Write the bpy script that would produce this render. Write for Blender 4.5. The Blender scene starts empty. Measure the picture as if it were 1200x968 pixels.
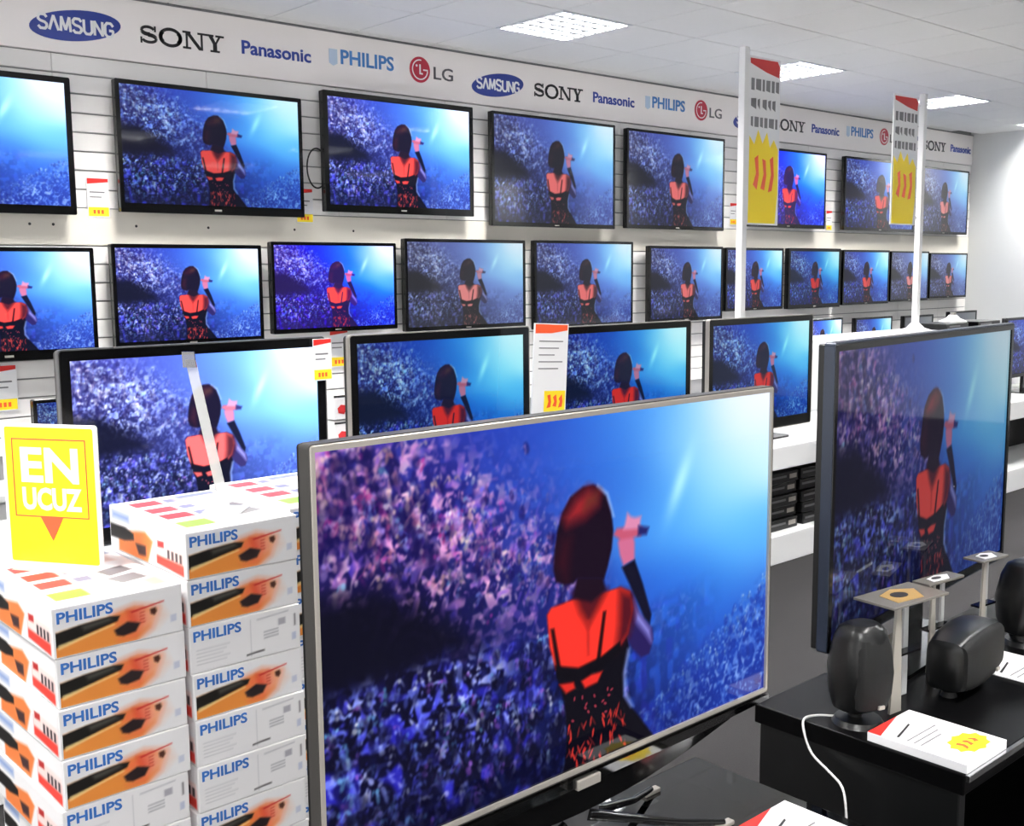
import bpy, bmesh, math, random
import numpy as np
from mathutils import Vector, Matrix

random.seed(7)
rng = np.random.default_rng(11)
scene = bpy.context.scene
COL = scene.collection

# ------------------------------------------------------------------ camera
FPX, EYE = 1285.0, 1.65
PIT, YAW, ROLL = math.radians(7.28), math.radians(48.3), math.radians(-0.5)
fw = Vector((math.cos(YAW) * math.cos(PIT), math.sin(YAW) * math.cos(PIT), -math.sin(PIT)))
rt = Vector((math.sin(YAW), -math.cos(YAW), 0.0))
up = rt.cross(fw)
rt, up = rt * math.cos(ROLL) + up * math.sin(ROLL), up * math.cos(ROLL) - rt * math.sin(ROLL)
cam_d = bpy.data.cameras.new('camera')
cam_d.sensor_fit = 'HORIZONTAL'
cam_d.sensor_width = 36.0
cam_d.lens = FPX / 1200.0 * 36.0
cam_d.clip_start = 0.05
cam = bpy.data.objects.new('camera', cam_d)
COL.objects.link(cam)
M = Matrix((rt, up, -fw)).transposed().to_4x4()
M.translation = Vector((0, 0, EYE))
cam.matrix_world = M
scene.camera = cam

# ------------------------------------------------------------------ world, exposure
world = bpy.data.worlds.new('world')
scene.world = world
world.use_nodes = True
bg = world.node_tree.nodes['Background']
bg.inputs[0].default_value = (1.0, 0.985, 0.97, 1)
bg.inputs[1].default_value = 1.9
LAMP_STRENGTH = 185.0
vs = scene.view_settings
vs.view_transform = 'Standard'
vs.look = 'None'
vs.exposure = 0.26
vs.gamma = 1.0
vs.use_curve_mapping = False

# ------------------------------------------------------------------ materials
def lin(c):
    c = np.asarray(c, float) / 255.0
    return np.where(c <= 0.04045, c / 12.92, ((c + 0.055) / 1.055) ** 2.4)

def L4(r, g, b):
    v = lin((r, g, b))
    return (float(v[0]), float(v[1]), float(v[2]), 1.0)

MATS = {}
def mat(name, rgb, rough=0.5, metal=0.0, spec=0.5, noise=0.0, nscale=40.0, bump=0.0, bscale=200.0, coat=0.0, emit=None, estr=0.0):
    m = bpy.data.materials.new(name)
    m.use_nodes = True
    nt = m.node_tree
    b = nt.nodes['Principled BSDF']
    b.inputs['Roughness'].default_value = rough
    b.inputs['Metallic'].default_value = metal
    b.inputs['Specular IOR Level'].default_value = spec
    b.inputs['Coat Weight'].default_value = coat
    c = L4(*rgb)
    b.inputs['Base Color'].default_value = c
    tc = nt.nodes.new('ShaderNodeTexCoord')
    if noise > 0:
        n = nt.nodes.new('ShaderNodeTexNoise'); n.inputs['Scale'].default_value = nscale; n.inputs['Detail'].default_value = 3
        r = nt.nodes.new('ShaderNodeMixRGB')
        nt.links.new(tc.outputs['Object'], n.inputs['Vector'])
        r.inputs['Color1'].default_value = tuple(x * (1 - noise) for x in c[:3]) + (1,)
        r.inputs['Color2'].default_value = tuple(min(1, x * (1 + noise)) for x in c[:3]) + (1,)
        nt.links.new(n.outputs['Fac'], r.inputs['Fac'])
        nt.links.new(r.outputs[0], b.inputs['Base Color'])
    if bump > 0:
        n2 = nt.nodes.new('ShaderNodeTexNoise'); n2.inputs['Scale'].default_value = bscale
        bp = nt.nodes.new('ShaderNodeBump'); bp.inputs['Strength'].default_value = bump; bp.inputs['Distance'].default_value = 0.004
        nt.links.new(tc.outputs['Object'], n2.inputs['Vector'])
        nt.links.new(n2.outputs['Fac'], bp.inputs['Height'])
        nt.links.new(bp.outputs['Normal'], b.inputs['Normal'])
    if emit:
        b.inputs['Emission Color'].default_value = L4(*emit)
        b.inputs['Emission Strength'].default_value = estr
    MATS[name] = m
    return m

def mat_attr(name, rough=0.5, spec=0.3):
    """printed card: colours come from the printed colour layer of the mesh"""
    m = bpy.data.materials.new(name); m.use_nodes = True
    nt = m.node_tree; b = nt.nodes['Principled BSDF']
    a = nt.nodes.new('ShaderNodeVertexColor'); a.layer_name = 'print'
    nt.links.new(a.outputs['Color'], b.inputs['Base Color'])
    b.inputs['Roughness'].default_value = rough
    b.inputs['Specular IOR Level'].default_value = spec
    MATS[name] = m
    return m

def mat_screen(name, gain=1.0, sat=1.0, hue=0.5, tint=(1, 1, 1), lift=(0, 0, 0), gamma=1.0, rough=0.045, spec=0.25):
    """a lit LCD panel: the broadcast picture is emitted, the glass reflects the shop"""
    m = bpy.data.materials.new(name); m.use_nodes = True
    nt = m.node_tree; b = nt.nodes['Principled BSDF']
    a = nt.nodes.new('ShaderNodeVertexColor'); a.layer_name = 'print'
    g = nt.nodes.new('ShaderNodeGamma'); g.inputs['Gamma'].default_value = gamma
    h = nt.nodes.new('ShaderNodeHueSaturation')
    h.inputs['Hue'].default_value = hue; h.inputs['Saturation'].default_value = sat; h.inputs['Value'].default_value = gain
    mu = nt.nodes.new('ShaderNodeMixRGB'); mu.blend_type = 'MULTIPLY'; mu.inputs[0].default_value = 1; mu.inputs[2].default_value = tint + (1,)
    ad = nt.nodes.new('ShaderNodeMixRGB'); ad.blend_type = 'ADD'; ad.inputs[0].default_value = 1; ad.inputs[2].default_value = lift + (1,)
    nt.links.new(a.outputs['Color'], g.inputs['Color']); nt.links.new(g.outputs[0], h.inputs['Color'])
    nt.links.new(h.outputs[0], mu.inputs[1]); nt.links.new(mu.outputs[0], ad.inputs[1])
    nt.links.new(ad.outputs[0], b.inputs['Emission Color'])
    b.inputs['Emission Strength'].default_value = 0.87
    b.inputs['Base Color'].default_value = (0.002, 0.002, 0.003, 1)
    b.inputs['Roughness'].default_value = rough
    b.inputs['Specular IOR Level'].default_value = spec
    MATS[name] = m
    return m

def mat_glass(name, tint, fac, rough=0.03, milk=0.0):
    m = bpy.data.materials.new(name); m.use_nodes = True
    nt = m.node_tree; out = nt.nodes['Material Output']
    nt.nodes.remove(nt.nodes['Principled BSDF'])
    t = nt.nodes.new('ShaderNodeBsdfTransparent'); t.inputs[0].default_value = tint + (1,)
    g = nt.nodes.new('ShaderNodeBsdfGlossy'); g.inputs['Roughness'].default_value = rough; g.inputs[0].default_value = (0.9, 0.9, 0.9, 1)
    f = nt.nodes.new('ShaderNodeFresnel'); f.inputs[0].default_value = 1.48
    ma = nt.nodes.new('ShaderNodeMath'); ma.operation = 'ADD'; ma.inputs[1].default_value = fac; ma.use_clamp = True
    mx = nt.nodes.new('ShaderNodeMixShader')
    nt.links.new(f.outputs[0], ma.inputs[0]); nt.links.new(ma.outputs[0], mx.inputs[0])
    nt.links.new(t.outputs[0], mx.inputs[1]); nt.links.new(g.outputs[0], mx.inputs[2])
    last = mx
    if milk > 0:
        d = nt.nodes.new('ShaderNodeBsdfDiffuse'); d.inputs[0].default_value = (0.85, 0.86, 0.86, 1)
        m2 = nt.nodes.new('ShaderNodeMixShader'); m2.inputs[0].default_value = milk
        nt.links.new(mx.outputs[0], m2.inputs[1]); nt.links.new(d.outputs[0], m2.inputs[2]); last = m2
    nt.links.new(last.outputs[0], out.inputs[0])
    MATS[name] = m
    return m

mat('slat_white', (243, 241, 239), 0.45, noise=0.02, nscale=3)
mat('groove', (150, 150, 152), 0.7)
mat('rail_cream', (226, 221, 210), 0.5, noise=0.03, nscale=5)
mat('fascia', (246, 241, 239), 0.4)
mat('paint_white', (228, 230, 230), 0.7, noise=0.02, nscale=2)
mat('paint_grey', (120, 122, 126), 0.8)
mat('tile', (238, 238, 236), 0.9, noise=0.02, nscale=30, bump=0.15, bscale=120)
mat('ceiling_grid', (196, 197, 197), 0.6)
mat('carpet', (50, 49, 50), 0.95, spec=0.1, noise=0.25, nscale=160, bump=0.6, bscale=400)
mat('black_gloss', (9, 9, 10), 0.14, spec=0.35)
mat('bench_black', (8, 8, 9), 0.28, spec=0.05)
mat('frosted', (158, 154, 146), 0.4)
mat('black_satin', (15, 16, 17), 0.32, spec=0.4, noise=0.1, nscale=30)
mat('black_matte', (20, 20, 21), 0.6, spec=0.3, noise=0.15, nscale=60)
mat('grille', (17, 18, 19), 0.7, spec=0.35, bump=0.5, bscale=900)
mat('silver', (168, 163, 156), 0.3, metal=0.35)
mat('tv_side', (74, 72, 70), 0.35, metal=0.3)
mat('plate_grey', (112, 109, 104), 0.2)
mat('dark_silver', (110, 110, 112), 0.3, metal=0.4)
mat('steel_blue', (44, 52, 68), 0.25, metal=0.3)
mat('chrome', (215, 216, 218), 0.08, metal=1.0)
mat('white_metal', (238, 238, 238), 0.35)
mat('shelf_white', (232, 233, 234), 0.35, noise=0.01)
mat('card_white', (240, 240, 242), 0.5)
mat('paper_edge', (214, 214, 216), 0.6)
mat('red', (222, 40, 34), 0.5)
mat('red_dark', (190, 30, 34), 0.5)
mat('yellow', (255, 226, 40), 0.5)
mat('sign_yellow', (255, 226, 0), 0.45)
mat('orange_red', (246, 92, 48), 0.45)
mat('ink', (30, 30, 34), 0.6)
mat('ink_grey', (120, 120, 124), 0.6)
mat('logo_blue', (30, 54, 140), 0.4)
mat('logo_black', (28, 27, 28), 0.5)
mat('logo_navy', (40, 64, 150), 0.45)
mat('logo_lightblue', (62, 124, 190), 0.45)
mat('logo_pale', (186, 205, 226), 0.5)
mat('logo_crimson', (176, 22, 52), 0.4)
mat('logo_grey', (86, 84, 88), 0.5)
mat('print_blue', (58, 116, 196), 0.5)
mat('carton', (238, 237, 238), 0.55, noise=0.015, nscale=15)
mat('cable_white', (205, 205, 205), 0.5)
mat('cable_black', (14, 14, 14), 0.5)
mat('lamp_tray', (225, 228, 230), 0.3)
mat('louvre', (206, 212, 220), 0.25, metal=0.6)
mat('blade_dark', (46, 47, 49), 0.5, spec=0.2)
mat('lamp_panel', (255, 255, 255), 0.5, emit=(255, 252, 248), estr=LAMP_STRENGTH)
mat('brass_print', (170, 138, 84), 0.4)
mat_attr('printed_card')
mat_glass('smoked_glass', (0.16, 0.17, 0.18), 0.05)
mat_glass('acrylic', (0.93, 0.94, 0.93), 0.05, 0.08, milk=0.45)
mat_glass('acrylic_dark', (0.35, 0.36, 0.37), 0.12, 0.06)
mat_screen('screen_vivid', gain=1.16, sat=0.98, gamma=1.14)
mat_screen('screen_bright', gain=1.55, sat=0.95, tint=(0.95, 1.0, 1.08), lift=(0.004, 0.006, 0.015), gamma=1.1)
mat_screen('screen_glare', gain=2.0, sat=0.88, tint=(0.95, 1.0, 1.08), lift=(0.006, 0.008, 0.02), gamma=1.1)
mat_screen('screen_violet', gain=1.6, sat=1.05, hue=0.508, tint=(0.9, 0.85, 1.25), lift=(0.02, 0.01, 0.09), gamma=1.1)
mat_screen('screen_dull', gain=0.95, sat=0.85, tint=(0.82, 1.0, 1.02), lift=(0.016, 0.017, 0.022), gamma=1.22, rough=0.09)
mat_screen('screen_grey', gain=0.85, sat=0.75, tint=(0.85, 1.0, 1.0), lift=(0.028, 0.028, 0.03), gamma=1.2, rough=0.09)
mat_screen('screen_teal', gain=0.98, sat=1.0, tint=(0.62, 1.0, 0.9), lift=(0.002, 0.006, 0.02), gamma=1.08)
mat_screen('screen_clear', gain=1.1, sat=0.95, tint=(0.72, 1.0, 1.02), lift=(0.006, 0.006, 0.012), gamma=1.15)
mat_screen('screen_dim', gain=0.5, sat=0.95, tint=(0.8, 1.0, 0.98), lift=(0.002, 0.002, 0.008), gamma=1.05, rough=0.045, spec=0.2)
mat_screen('screen_off', gain=0.12, sat=0.3, lift=(0.08, 0.085, 0.09))

# ------------------------------------------------------------------ mesh helpers
class MB:
    """collects simple solids and builds ONE mesh"""
    def __init__(s): s.v, s.f = [], []
    def add(s, vs_, fs): 
        o = len(s.v); s.v += [tuple(p) for p in vs_]; s.f += [tuple(i + o for i in f) for f in fs]; return s
    def box(s, x0, x1, y0, y1, z0, z1):
        return s.add([(x0,y0,z0),(x1,y0,z0),(x1,y1,z0),(x0,y1,z0),(x0,y0,z1),(x1,y0,z1),(x1,y1,z1),(x0,y1,z1)],
                     [(0,3,2,1),(4,5,6,7),(0,1,5,4),(1,2,6,5),(2,3,7,6),(3,0,4,7)])
    def bbox(s, x0, x1, y0, y1, z0, z1, b):
        """box with chamfered edges"""
        bm = bmesh.new()
        vv = [bm.verts.new(p) for p in [(x0,y0,z0),(x1,y0,z0),(x1,y1,z0),(x0,y1,z0),(x0,y0,z1),(x1,y0,z1),(x1,y1,z1),(x0,y1,z1)]]
        for f in [(0,3,2,1),(4,5,6,7),(0,1,5,4),(1,2,6,5),(2,3,7,6),(3,0,4,7)]: bm.faces.new([vv[i] for i in f])
        bmesh.ops.bevel(bm, geom=bm.edges[:], offset=b, segments=2, affect='EDGES', profile=0.5)
        bm.verts.index_update()
        s.add([v.co[:] for v in bm.verts], [[v.index for v in f.verts] for f in bm.faces]); bm.free(); return s
    def prism(s, pts, y0, y1):
        """polygon in XZ (counter-clockwise seen from -Y) extruded from y0 (front) to y1"""
        n = len(pts)
        vv = [(p[0], y0, p[1]) for p in pts] + [(p[0], y1, p[1]) for p in pts]
        fs = [tuple(range(n)), tuple(range(2 * n - 1, n - 1, -1))]
        fs += [(i, n + i, n + (i + 1) % n, (i + 1) % n) for i in range(n)]
        return s.add(vv, fs)
    def prismz(s, pts, z0, z1):
        n = len(pts)
        vv = [(p[0], p[1], z0) for p in pts] + [(p[0], p[1], z1) for p in pts]
        fs = [tuple(range(n - 1, -1, -1)), tuple(range(n, 2 * n))]
        fs += [(i, (i + 1) % n, n + (i + 1) % n, n + i) for i in range(n)]
        return s.add(vv, fs)
    def loft(s, rings):
        n = len(rings[0]); vv = [p for r in rings for p in r]; fs = []
        for k in range(len(rings) - 1):
            for i in range(n):
                j = (i + 1) % n
                fs.append((k*n+i, k*n+j, (k+1)*n+j, (k+1)*n+i))
        fs.append(tuple(range(n - 1, -1, -1))); fs.append(tuple((len(rings)-1)*n + i for i in range(n)))
        return s.add(vv, fs)
    def tube(s, path, r, n=8):
        rings = []
        for k, p in enumerate(path):
            p = Vector(p); a = Vector(path[max(k-1, 0)]); b = Vector(path[min(k+1, len(path)-1)])
            t = (b - a).normalized()
            u = t.cross(Vector((0.31, 0.2, 0.93))).normalized(); w = t.cross(u)
            rr = r[k] if isinstance(r, (list, tuple)) else r
            rings.append([tuple(p + (u * math.cos(2*math.pi*i/n) + w * math.sin(2*math.pi*i/n)) * rr) for i in range(n)])
        return s.loft(rings)
    def cyl(s, x, y, z0, z1, r0, r1=None, n=20):
        r1 = r0 if r1 is None else r1
        ring = lambda z, r: [(x + r*math.cos(2*math.pi*i/n), y + r*math.sin(2*math.pi*i/n), z) for i in range(n)]
        return s.loft([ring(z0, r0), ring(z1, r1)])
    def mesh(s, name, material, smooth=False):
        me = bpy.data.meshes.new(name); me.from_pydata(s.v, [], s.f)
        me.materials.append(MATS[material]); me.update()
        if smooth:
            me.shade_smooth()
            me.set_sharp_from_angle(angle=math.radians(40))
        return me
    def build(s, name, material, parent=None, loc=None, smooth=False):
        return obj(name, s.mesh(name, material, smooth), parent, loc)

def obj(name, me, parent=None, loc=None):
    o = bpy.data.objects.new(name, me); COL.objects.link(o)
    if parent is not None: o.parent = parent
    if loc is not None: o.location = loc
    return o

def thing(name, label, cat, loc=(0, 0, 0), rz=0.0, group=None, rx=0.0, ry=0.0):
    o = bpy.data.objects.new(name, None); COL.objects.link(o)
    o.empty_display_size = 0.05
    o.location = loc; o.rotation_euler = (rx, ry, rz)
    o['label'] = label; o['category'] = cat
    if group: o['group'] = group
    return o

def struct(o, label=None):
    o['kind'] = 'structure'
    if label: o['label'] = label
    return o

def rrect(x0, x1, z0, z1, r, n=4):
    pts = []
    for cx, cz, a0 in ((x1-r, z0+r, -90), (x1-r, z1-r, 0), (x0+r, z1-r, 90), (x0+r, z0+r, 180)):
        for k in range(n + 1):
            a = math.radians(a0 + 90 * k / n); pts.append((cx + r*math.cos(a), cz + r*math.sin(a)))
    return pts

_text_cache = {}
def text_mesh(txt, size_w, size_h, depth, material, bold=0.0, shear=0.0, spacing=1.0):
    """lettering as a mesh: x along, z up, front at y=0, fitted to size_w x size_h, left-bottom at origin"""
    key = (txt, size_w, size_h, material)
    if key in _text_cache: return _text_cache[key]
    cu = bpy.data.curves.new('lettering', 'FONT'); cu.body = txt; cu.size = 1.0
    cu.offset = bold; cu.shear = shear; cu.space_character = spacing; cu.resolution_u = 3; cu.extrude = 0.0
    to = bpy.data.objects.new('lettering', cu); COL.objects.link(to)
    bpy.context.view_layer.update()
    me = bpy.data.meshes.new_from_object(to.evaluated_get(bpy.context.evaluated_depsgraph_get()))
    COL.objects.unlink(to); bpy.data.objects.remove(to); bpy.data.curves.remove(cu)
    co = np.array([v.co[:] for v in me.vertices])
    mn, mx = co.min(0), co.max(0)
    bm = bmesh.new(); bm.from_mesh(me)
    for v in bm.verts:
        v.co = ((v.co.x - mn[0]) / (mx[0]-mn[0]) * size_w, 0.0, (v.co.y - mn[1]) / (mx[1]-mn[1]) * size_h)
    ext = bmesh.ops.extrude_face_region(bm, geom=bm.faces[:])
    for g in ext['geom']:
        if isinstance(g, bmesh.types.BMVert): g.co.y -= depth
    bmesh.ops.recalc_face_normals(bm, faces=bm.faces[:])
    for f_ in bm.faces: f_.smooth = False
    bm.to_mesh(me); bm.free()
    me.materials.clear(); me.materials.append(MATS[material])
    _text_cache[key] = me
    return me

def print_mesh(name, img, material):
    """unit sheet (x -.5..+.5, z 0..1, facing -Y) carrying a printed picture img[rows from top, cols, 3] in sRGB 0..1"""
    h, w = img.shape[:2]
    xs = np.linspace(-0.5, 0.5, w); zs = np.linspace(1, 0, h)
    X, Z = np.meshgrid(xs, zs)
    co = np.stack([X, np.zeros_like(X), Z], -1).reshape(-1, 3).astype(np.float32)
    idx = np.arange(w*h).reshape(h, w)
    q = np.stack([idx[1:, :-1], idx[1:, 1:], idx[:-1, 1:], idx[:-1, :-1]], -1).reshape(-1, 4)
    me = bpy.data.meshes.new(name)
    me.vertices.add(w*h); me.vertices.foreach_set('co', co.ravel())
    me.loops.add(q.size); me.loops.foreach_set('vertex_index', q.ravel().astype(np.int32))
    me.polygons.add(len(q)); me.polygons.foreach_set('loop_start', (np.arange(len(q))*4).astype(np.int32))
    me.polygons.foreach_set('loop_total', np.full(len(q), 4, np.int32))
    me.update(calc_edges=True)
    at = me.color_attributes.new('print', 'FLOAT_COLOR', 'POINT')
    rgba = np.ones((w*h, 4), np.float32); rgba[:, :3] = lin(np.clip(img.reshape(-1, 3), 0, 1) * 255.0)
    at.data.foreach_set('color', rgba.ravel())
    me.materials.append(MATS[material])
    return me

# ------------------------------------------------------------------ the broadcast picture (screen print)
def poly_mask(pts, U, V, soft=0.003):
    """soft coverage of a polygon over the uv grid (v in the same unit as u)"""
    inside = np.zeros(U.shape, bool); d = np.full(U.shape, 9.0)
    n = len(pts)
    for i in range(n):
        x0, y0 = pts[i]; x1, y1 = pts[(i+1) % n]
        cond = ((y0 > V) != (y1 > V))
        with np.errstate(divide='ignore', invalid='ignore'):
            xi = (x1-x0) * (V-y0) / ((y1-y0) if y1 != y0 else 1e-9) + x0
        inside ^= cond & (U < xi)
        ex, ey = x1-x0, y1-y0; t = np.clip(((U-x0)*ex + (V-y0)*ey) / (ex*ex+ey*ey+1e-12), 0, 1)
        d = np.minimum(d, np.hypot(U-x0-t*ex, V-y0-t*ey))
    sd = np.where(inside, d, -d)
    return np.clip(0.5 + sd / (2*soft), 0, 1)

def concert_picture(W, H, cool=False):
    A = H / W
    u = (np.arange(W) + 0.5) / W; v = (np.arange(H) + 0.5) / H
    U, V = np.meshgrid(u, v)
    P = [(0,0,70,60,160),(.12,.05,50,45,150),(.2,.02,40,60,175),(.35,.04,32,72,185),(.5,.08,38,104,208),(.62,.06,70,150,232),(.75,.1,140,205,248),
         (.9,.05,228,238,255),(1,.0,238,240,255),(1,.2,205,236,255),(.85,.25,170,224,252),(.75,.35,96,184,245),(.65,.3,60,140,228),(.9,.45,104,192,248),
         (1,.5,96,180,245),(.72,.55,36,116,220),(.85,.62,34,112,214),(1,.68,40,100,205),(.72,.75,26,84,188),(.9,.85,22,66,172),(1,.95,18,50,150),
         (.75,.97,14,42,136),(.6,.6,26,84,190),(.55,.2,44,110,210),(.4,.2,48,82,190),(.3,.3,58,62,160),(.15,.2,60,50,140),(.02,.2,58,46,130),
         (.1,.4,10,8,34),(.2,.48,12,10,44),(.02,.5,8,7,30),(.3,.5,22,26,92),(.4,.45,40,56,150),(.4,.6,22,34,116),(.25,.62,18,22,84),(.05,.65,14,14,66),
         (.15,.8,14,16,70),(.35,.75,14,26,96),(.3,.9,8,14,60),(.1,.95,7,8,34),(.5,.85,14,30,104),(.42,.97,6,12,52)]
    img = np.zeros((H, W, 3)); wt = np.zeros((H, W, 1))
    for x, y, r, g, b in P:
        w_ = np.exp(-(((U-x)**2 + ((V-y)*0.8)**2) / (2*0.075**2)))[..., None] + 1e-9
        img += w_ * np.array([r, g, b]); wt += w_
    img /= wt
    # broad light beam from the upper right
    beam = np.exp(-(((U-0.735) + (V-0.25)*0.28)**2) / (2*0.012**2)) * np.exp(-((V-0.25)**2)/(2*0.06**2))
    img += beam[..., None] * np.array([60, 45, 12])
    # ---- the audience, thousands of little figures
    def dab(cx, cy, rx, ry, ang, col, a):
        R = max(rx, ry) * 2.2
        x0, x1 = int(max(0, (cx-R)*W)), int(min(W, (cx+R)*W + 2)); y0, y1 = int(max(0, (cy-R/A)*H)), int(min(H, (cy+R/A)*H + 2))
        if x1 <= x0 or y1 <= y0: return
        uu = U[y0:y1, x0:x1] - cx; vv = (V[y0:y1, x0:x1] - cy) * A
        c, s = math.cos(ang), math.sin(ang)
        p = (uu*c + vv*s) / rx; q = (-uu*s + vv*c) / ry
        m = (a * np.clip(1.45 - (p*p + q*q), 0, 1))[..., None]
        img[y0:y1, x0:x1] = img[y0:y1, x0:x1] * (1-m) + np.array(col) * m
    def smooth_noise(nx, ny, shear=0.0):
        g_ = rng.random((ny + 3, nx*2 + 6)); fx = np.clip((U + shear*(V-.5)*A)*nx + nx*.4, 0, nx*2 + 3); fy = V*ny
        ix, iy = fx.astype(int), fy.astype(int); tx, ty = fx - ix, fy - iy
        tx, ty = tx*tx*(3-2*tx), ty*ty*(3-2*ty)
        return (g_[iy, ix]*(1-tx) + g_[iy, ix+1]*tx)*(1-ty) + (g_[iy+1, ix]*(1-tx) + g_[iy+1, ix+1]*tx)*ty
    sstep = lambda e0, e1, x_: (lambda t_: t_*t_*(3-2*t_))(np.clip((x_-e0)/(e1-e0), 0, 1))
    clus = smooth_noise(14, 9)*.6 + smooth_noise(36, 22)*.4
    band_up = np.exp(-((V - (.09 + .74*U))**2) / (2*(.135)**2)) * np.clip(1.3 - U*2.2, 0, 1)
    band_lo = sstep(.54, .66, V + .03*np.sin(9*U)) * np.clip(1.3 - U*1.5, 0, 1)
    band_ri = sstep(0, .16, V - (.92 - (U-.62)*.95)) * np.clip((U-.6)*7, 0, 1)
    def put(m, col):
        m = np.clip(m, 0, 1)[..., None]; img[:] = img*(1-m) + np.asarray(col)*m
    def tone(c0, c1, c2, nx, ny):
        t_ = smooth_noise(nx, ny)[..., None]*2
        return np.where(t_ < 1, np.array(c0)*(1-t_) + np.array(c1)*t_, np.array(c1)*(2-t_) + np.array(c2)*(t_-1))
    # gaps between people, then light-struck faces, shirts and arms in several sizes
    put(band_up*.95*sstep(.30, .62, smooth_noise(80, 46)), (20, 24, 104) if cool else (26, 16, 96))
    put(band_lo*.97*sstep(.18, .52, smooth_noise(60, 30)), (8, 10, 62) if cool else (7, 6, 44))
    put(band_lo*.8*sstep(.62, .85, smooth_noise(44, 22)), (44, 40, 206))
    put(band_ri*.6*sstep(.45, .75, smooth_noise(90, 48)), (18, 50, 150))
    for nx, ny, sh, lo_, hi_ in ((66, 32, .3, .66, .84), (92, 46, -.4, .66, .86), (126, 60, .5, .66, .88), (156, 76, -.2, .68, .90)):
        n_ = smooth_noise(nx, ny, sh)
        put(sstep(lo_, hi_, n_)*np.clip(band_up*1.5*(.25 + clus*1.2), 0, 1), tone((66, 84, 214), (150, 170, 244), (240, 242, 255), 40, 24) if cool else tone((84, 60, 206), (226, 156, 214), (255, 226, 234), 40, 24))
        n_ = smooth_noise(nx, ny, -sh)
        put(sstep(lo_ + .05, hi_, n_)*np.clip(band_lo*1.2*(.1 + clus*1.35), 0, 1)*(1 - .85*sstep(.74, .98, V + .15*sstep(.2, .45, U))), tone((52, 48, 205), (112, 128, 240), (236, 240, 255), 34, 20))
        n_ = smooth_noise(int(nx*1.2), int(ny*1.2), sh)
        put(sstep(lo_ + .02, hi_ + .05, n_)*np.clip(band_ri*.75*(.2 + clus), 0, 1), tone((70, 120, 220), (130, 170, 240), (206, 224, 255), 40, 24))
    def figure(x, y, s, cols, a, dark=(9, 6, 38), dk=.5):
        yi, xi = min(H-1, max(0, int(y*H))), min(W-1, max(0, int(x*W)))
        a = a*min(1.0, .3 + 1.2*clus[yi, xi])
        c = cols[rng.integers(len(cols))]; k = rng.uniform(0.7, 1.15); c = tuple(min(255, t*k) for t in c)
        if rng.random() < dk: dab(x + rng.normal(0, s), y + s*rng.uniform(.3, 2)/A, s*rng.uniform(.6, 1.2), s*rng.uniform(.9, 1.8), rng.normal(0, .4), dark, .5)
        dab(x, y, s*rng.uniform(.28, .45), s*rng.uniform(.38, .55), rng.normal(0, .5), c, a)
        if rng.random() < .6: dab(x + rng.normal(0, s*.3), y + s*1.1/A, s*rng.uniform(.25, .6), s*rng.uniform(.5, 1.0), rng.normal(0, .4), tuple(t*.85 for t in c), a*.8)
        for d in (-1, 1):
            if rng.random() < .4: dab(x + d*s*.75, y + s*.1/A, s*.14, s*rng.uniform(.5, 1.0), -d*rng.uniform(.1, 1.0), c, a*.9)
    pink = [(160,180,246),(236,240,255),(110,130,236),(190,200,252),(236,220,250)] if cool else [(246,184,210),(255,228,236),(214,160,220),(170,140,226),(240,150,176),(246,206,186),(226,60,170)]
    blue = [(140,162,245),(230,236,255),(80,78,225),(180,198,255),(110,130,240),(170,100,215),(120,190,240)]
    for _ in range(620):
        t = rng.random()**1.2 * 0.47
        y = 0.07 + t*0.76 + rng.normal(0, 0.085)
        if y < 0.0 or y > 0.52: continue
        figure(t, y, 0.0095*(1.15 - t*1.1), pink if rng.random() < 1.0 - t else blue, rng.uniform(.45, 1.0)*max(1.0 - t/0.8, .3), dark=(24, 14, 84), dk=.5 if t < .2 else .12)
    for _ in range(620):
        x = rng.random()*0.6; y = 0.58 + rng.random()*0.42
        figure(x, y, (0.0072 + 0.009*(y-.55)*(1-x)), blue, rng.uniform(.35, 1.0)*(1.0 - 0.6*x)*(1.1 - .85*max(0, y-.78)/.22), dark=(7, 7, 40))
    for _ in range(260):
        x = 0.62 + rng.random()*0.4; y = 0.93 - (x-.62)*0.9 + abs(rng.normal(0, 0.10))
        if y > 1.02: continue
        figure(x, y, 0.006, [(150,190,245),(210,226,255),(110,150,235)], rng.uniform(.2, .75), dark=(20, 56, 160), dk=.3)
    for ax in (0, 1):
        img[:] = .25*np.take(img, np.clip(np.arange(img.shape[ax]) - 1, 0, None), ax) + .5*img + .25*np.take(img, np.clip(np.arange(img.shape[ax]) + 1, None, img.shape[ax] - 1), ax)
    # a dark gallery at left
    m = poly_mask([(-.02,.34*A),(.1,.36*A),(.24,.5*A),(.27,.55*A),(.1,.58*A),(-.02,.56*A)], U, V*A, 0.02)[..., None]*0.85
    img[:] = img*(1-m) + np.array([8, 7, 32])*m
    # ---- the singer seen from behind
    def poly(pts, col, soft=0.003, a=1.0):
        nonlocal img
        m = poly_mask([(p[0], p[1]*A) for p in pts], U, V*A, soft)[..., None]*a
        img = img*(1-m) + np.array(col)*m
    poly([(.434,.688),(.486,.722),(.547,.711),(.586,.685),(.604,.655),(.609,.704),(.596,.765),(.595,.841),(.619,.891),(.67,.994),(.68,1.06),(.44,1.06),(.455,.96),(.46,.879),(.453,.793)], (9, 6, 22))
    poly([(.603,.70),(.612,.70),(.602,.77),(.604,.83),(.622,.885),(.612,.885),(.594,.84),(.592,.77)], (150, 170, 230), 0.004, .6)
    poly([(.594,.524),(.614,.536),(.634,.6),(.668,.665),(.671,.7),(.66,.74),(.639,.742),(.614,.702),(.598,.652),(.586,.592)], (44, 30, 96))
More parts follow.
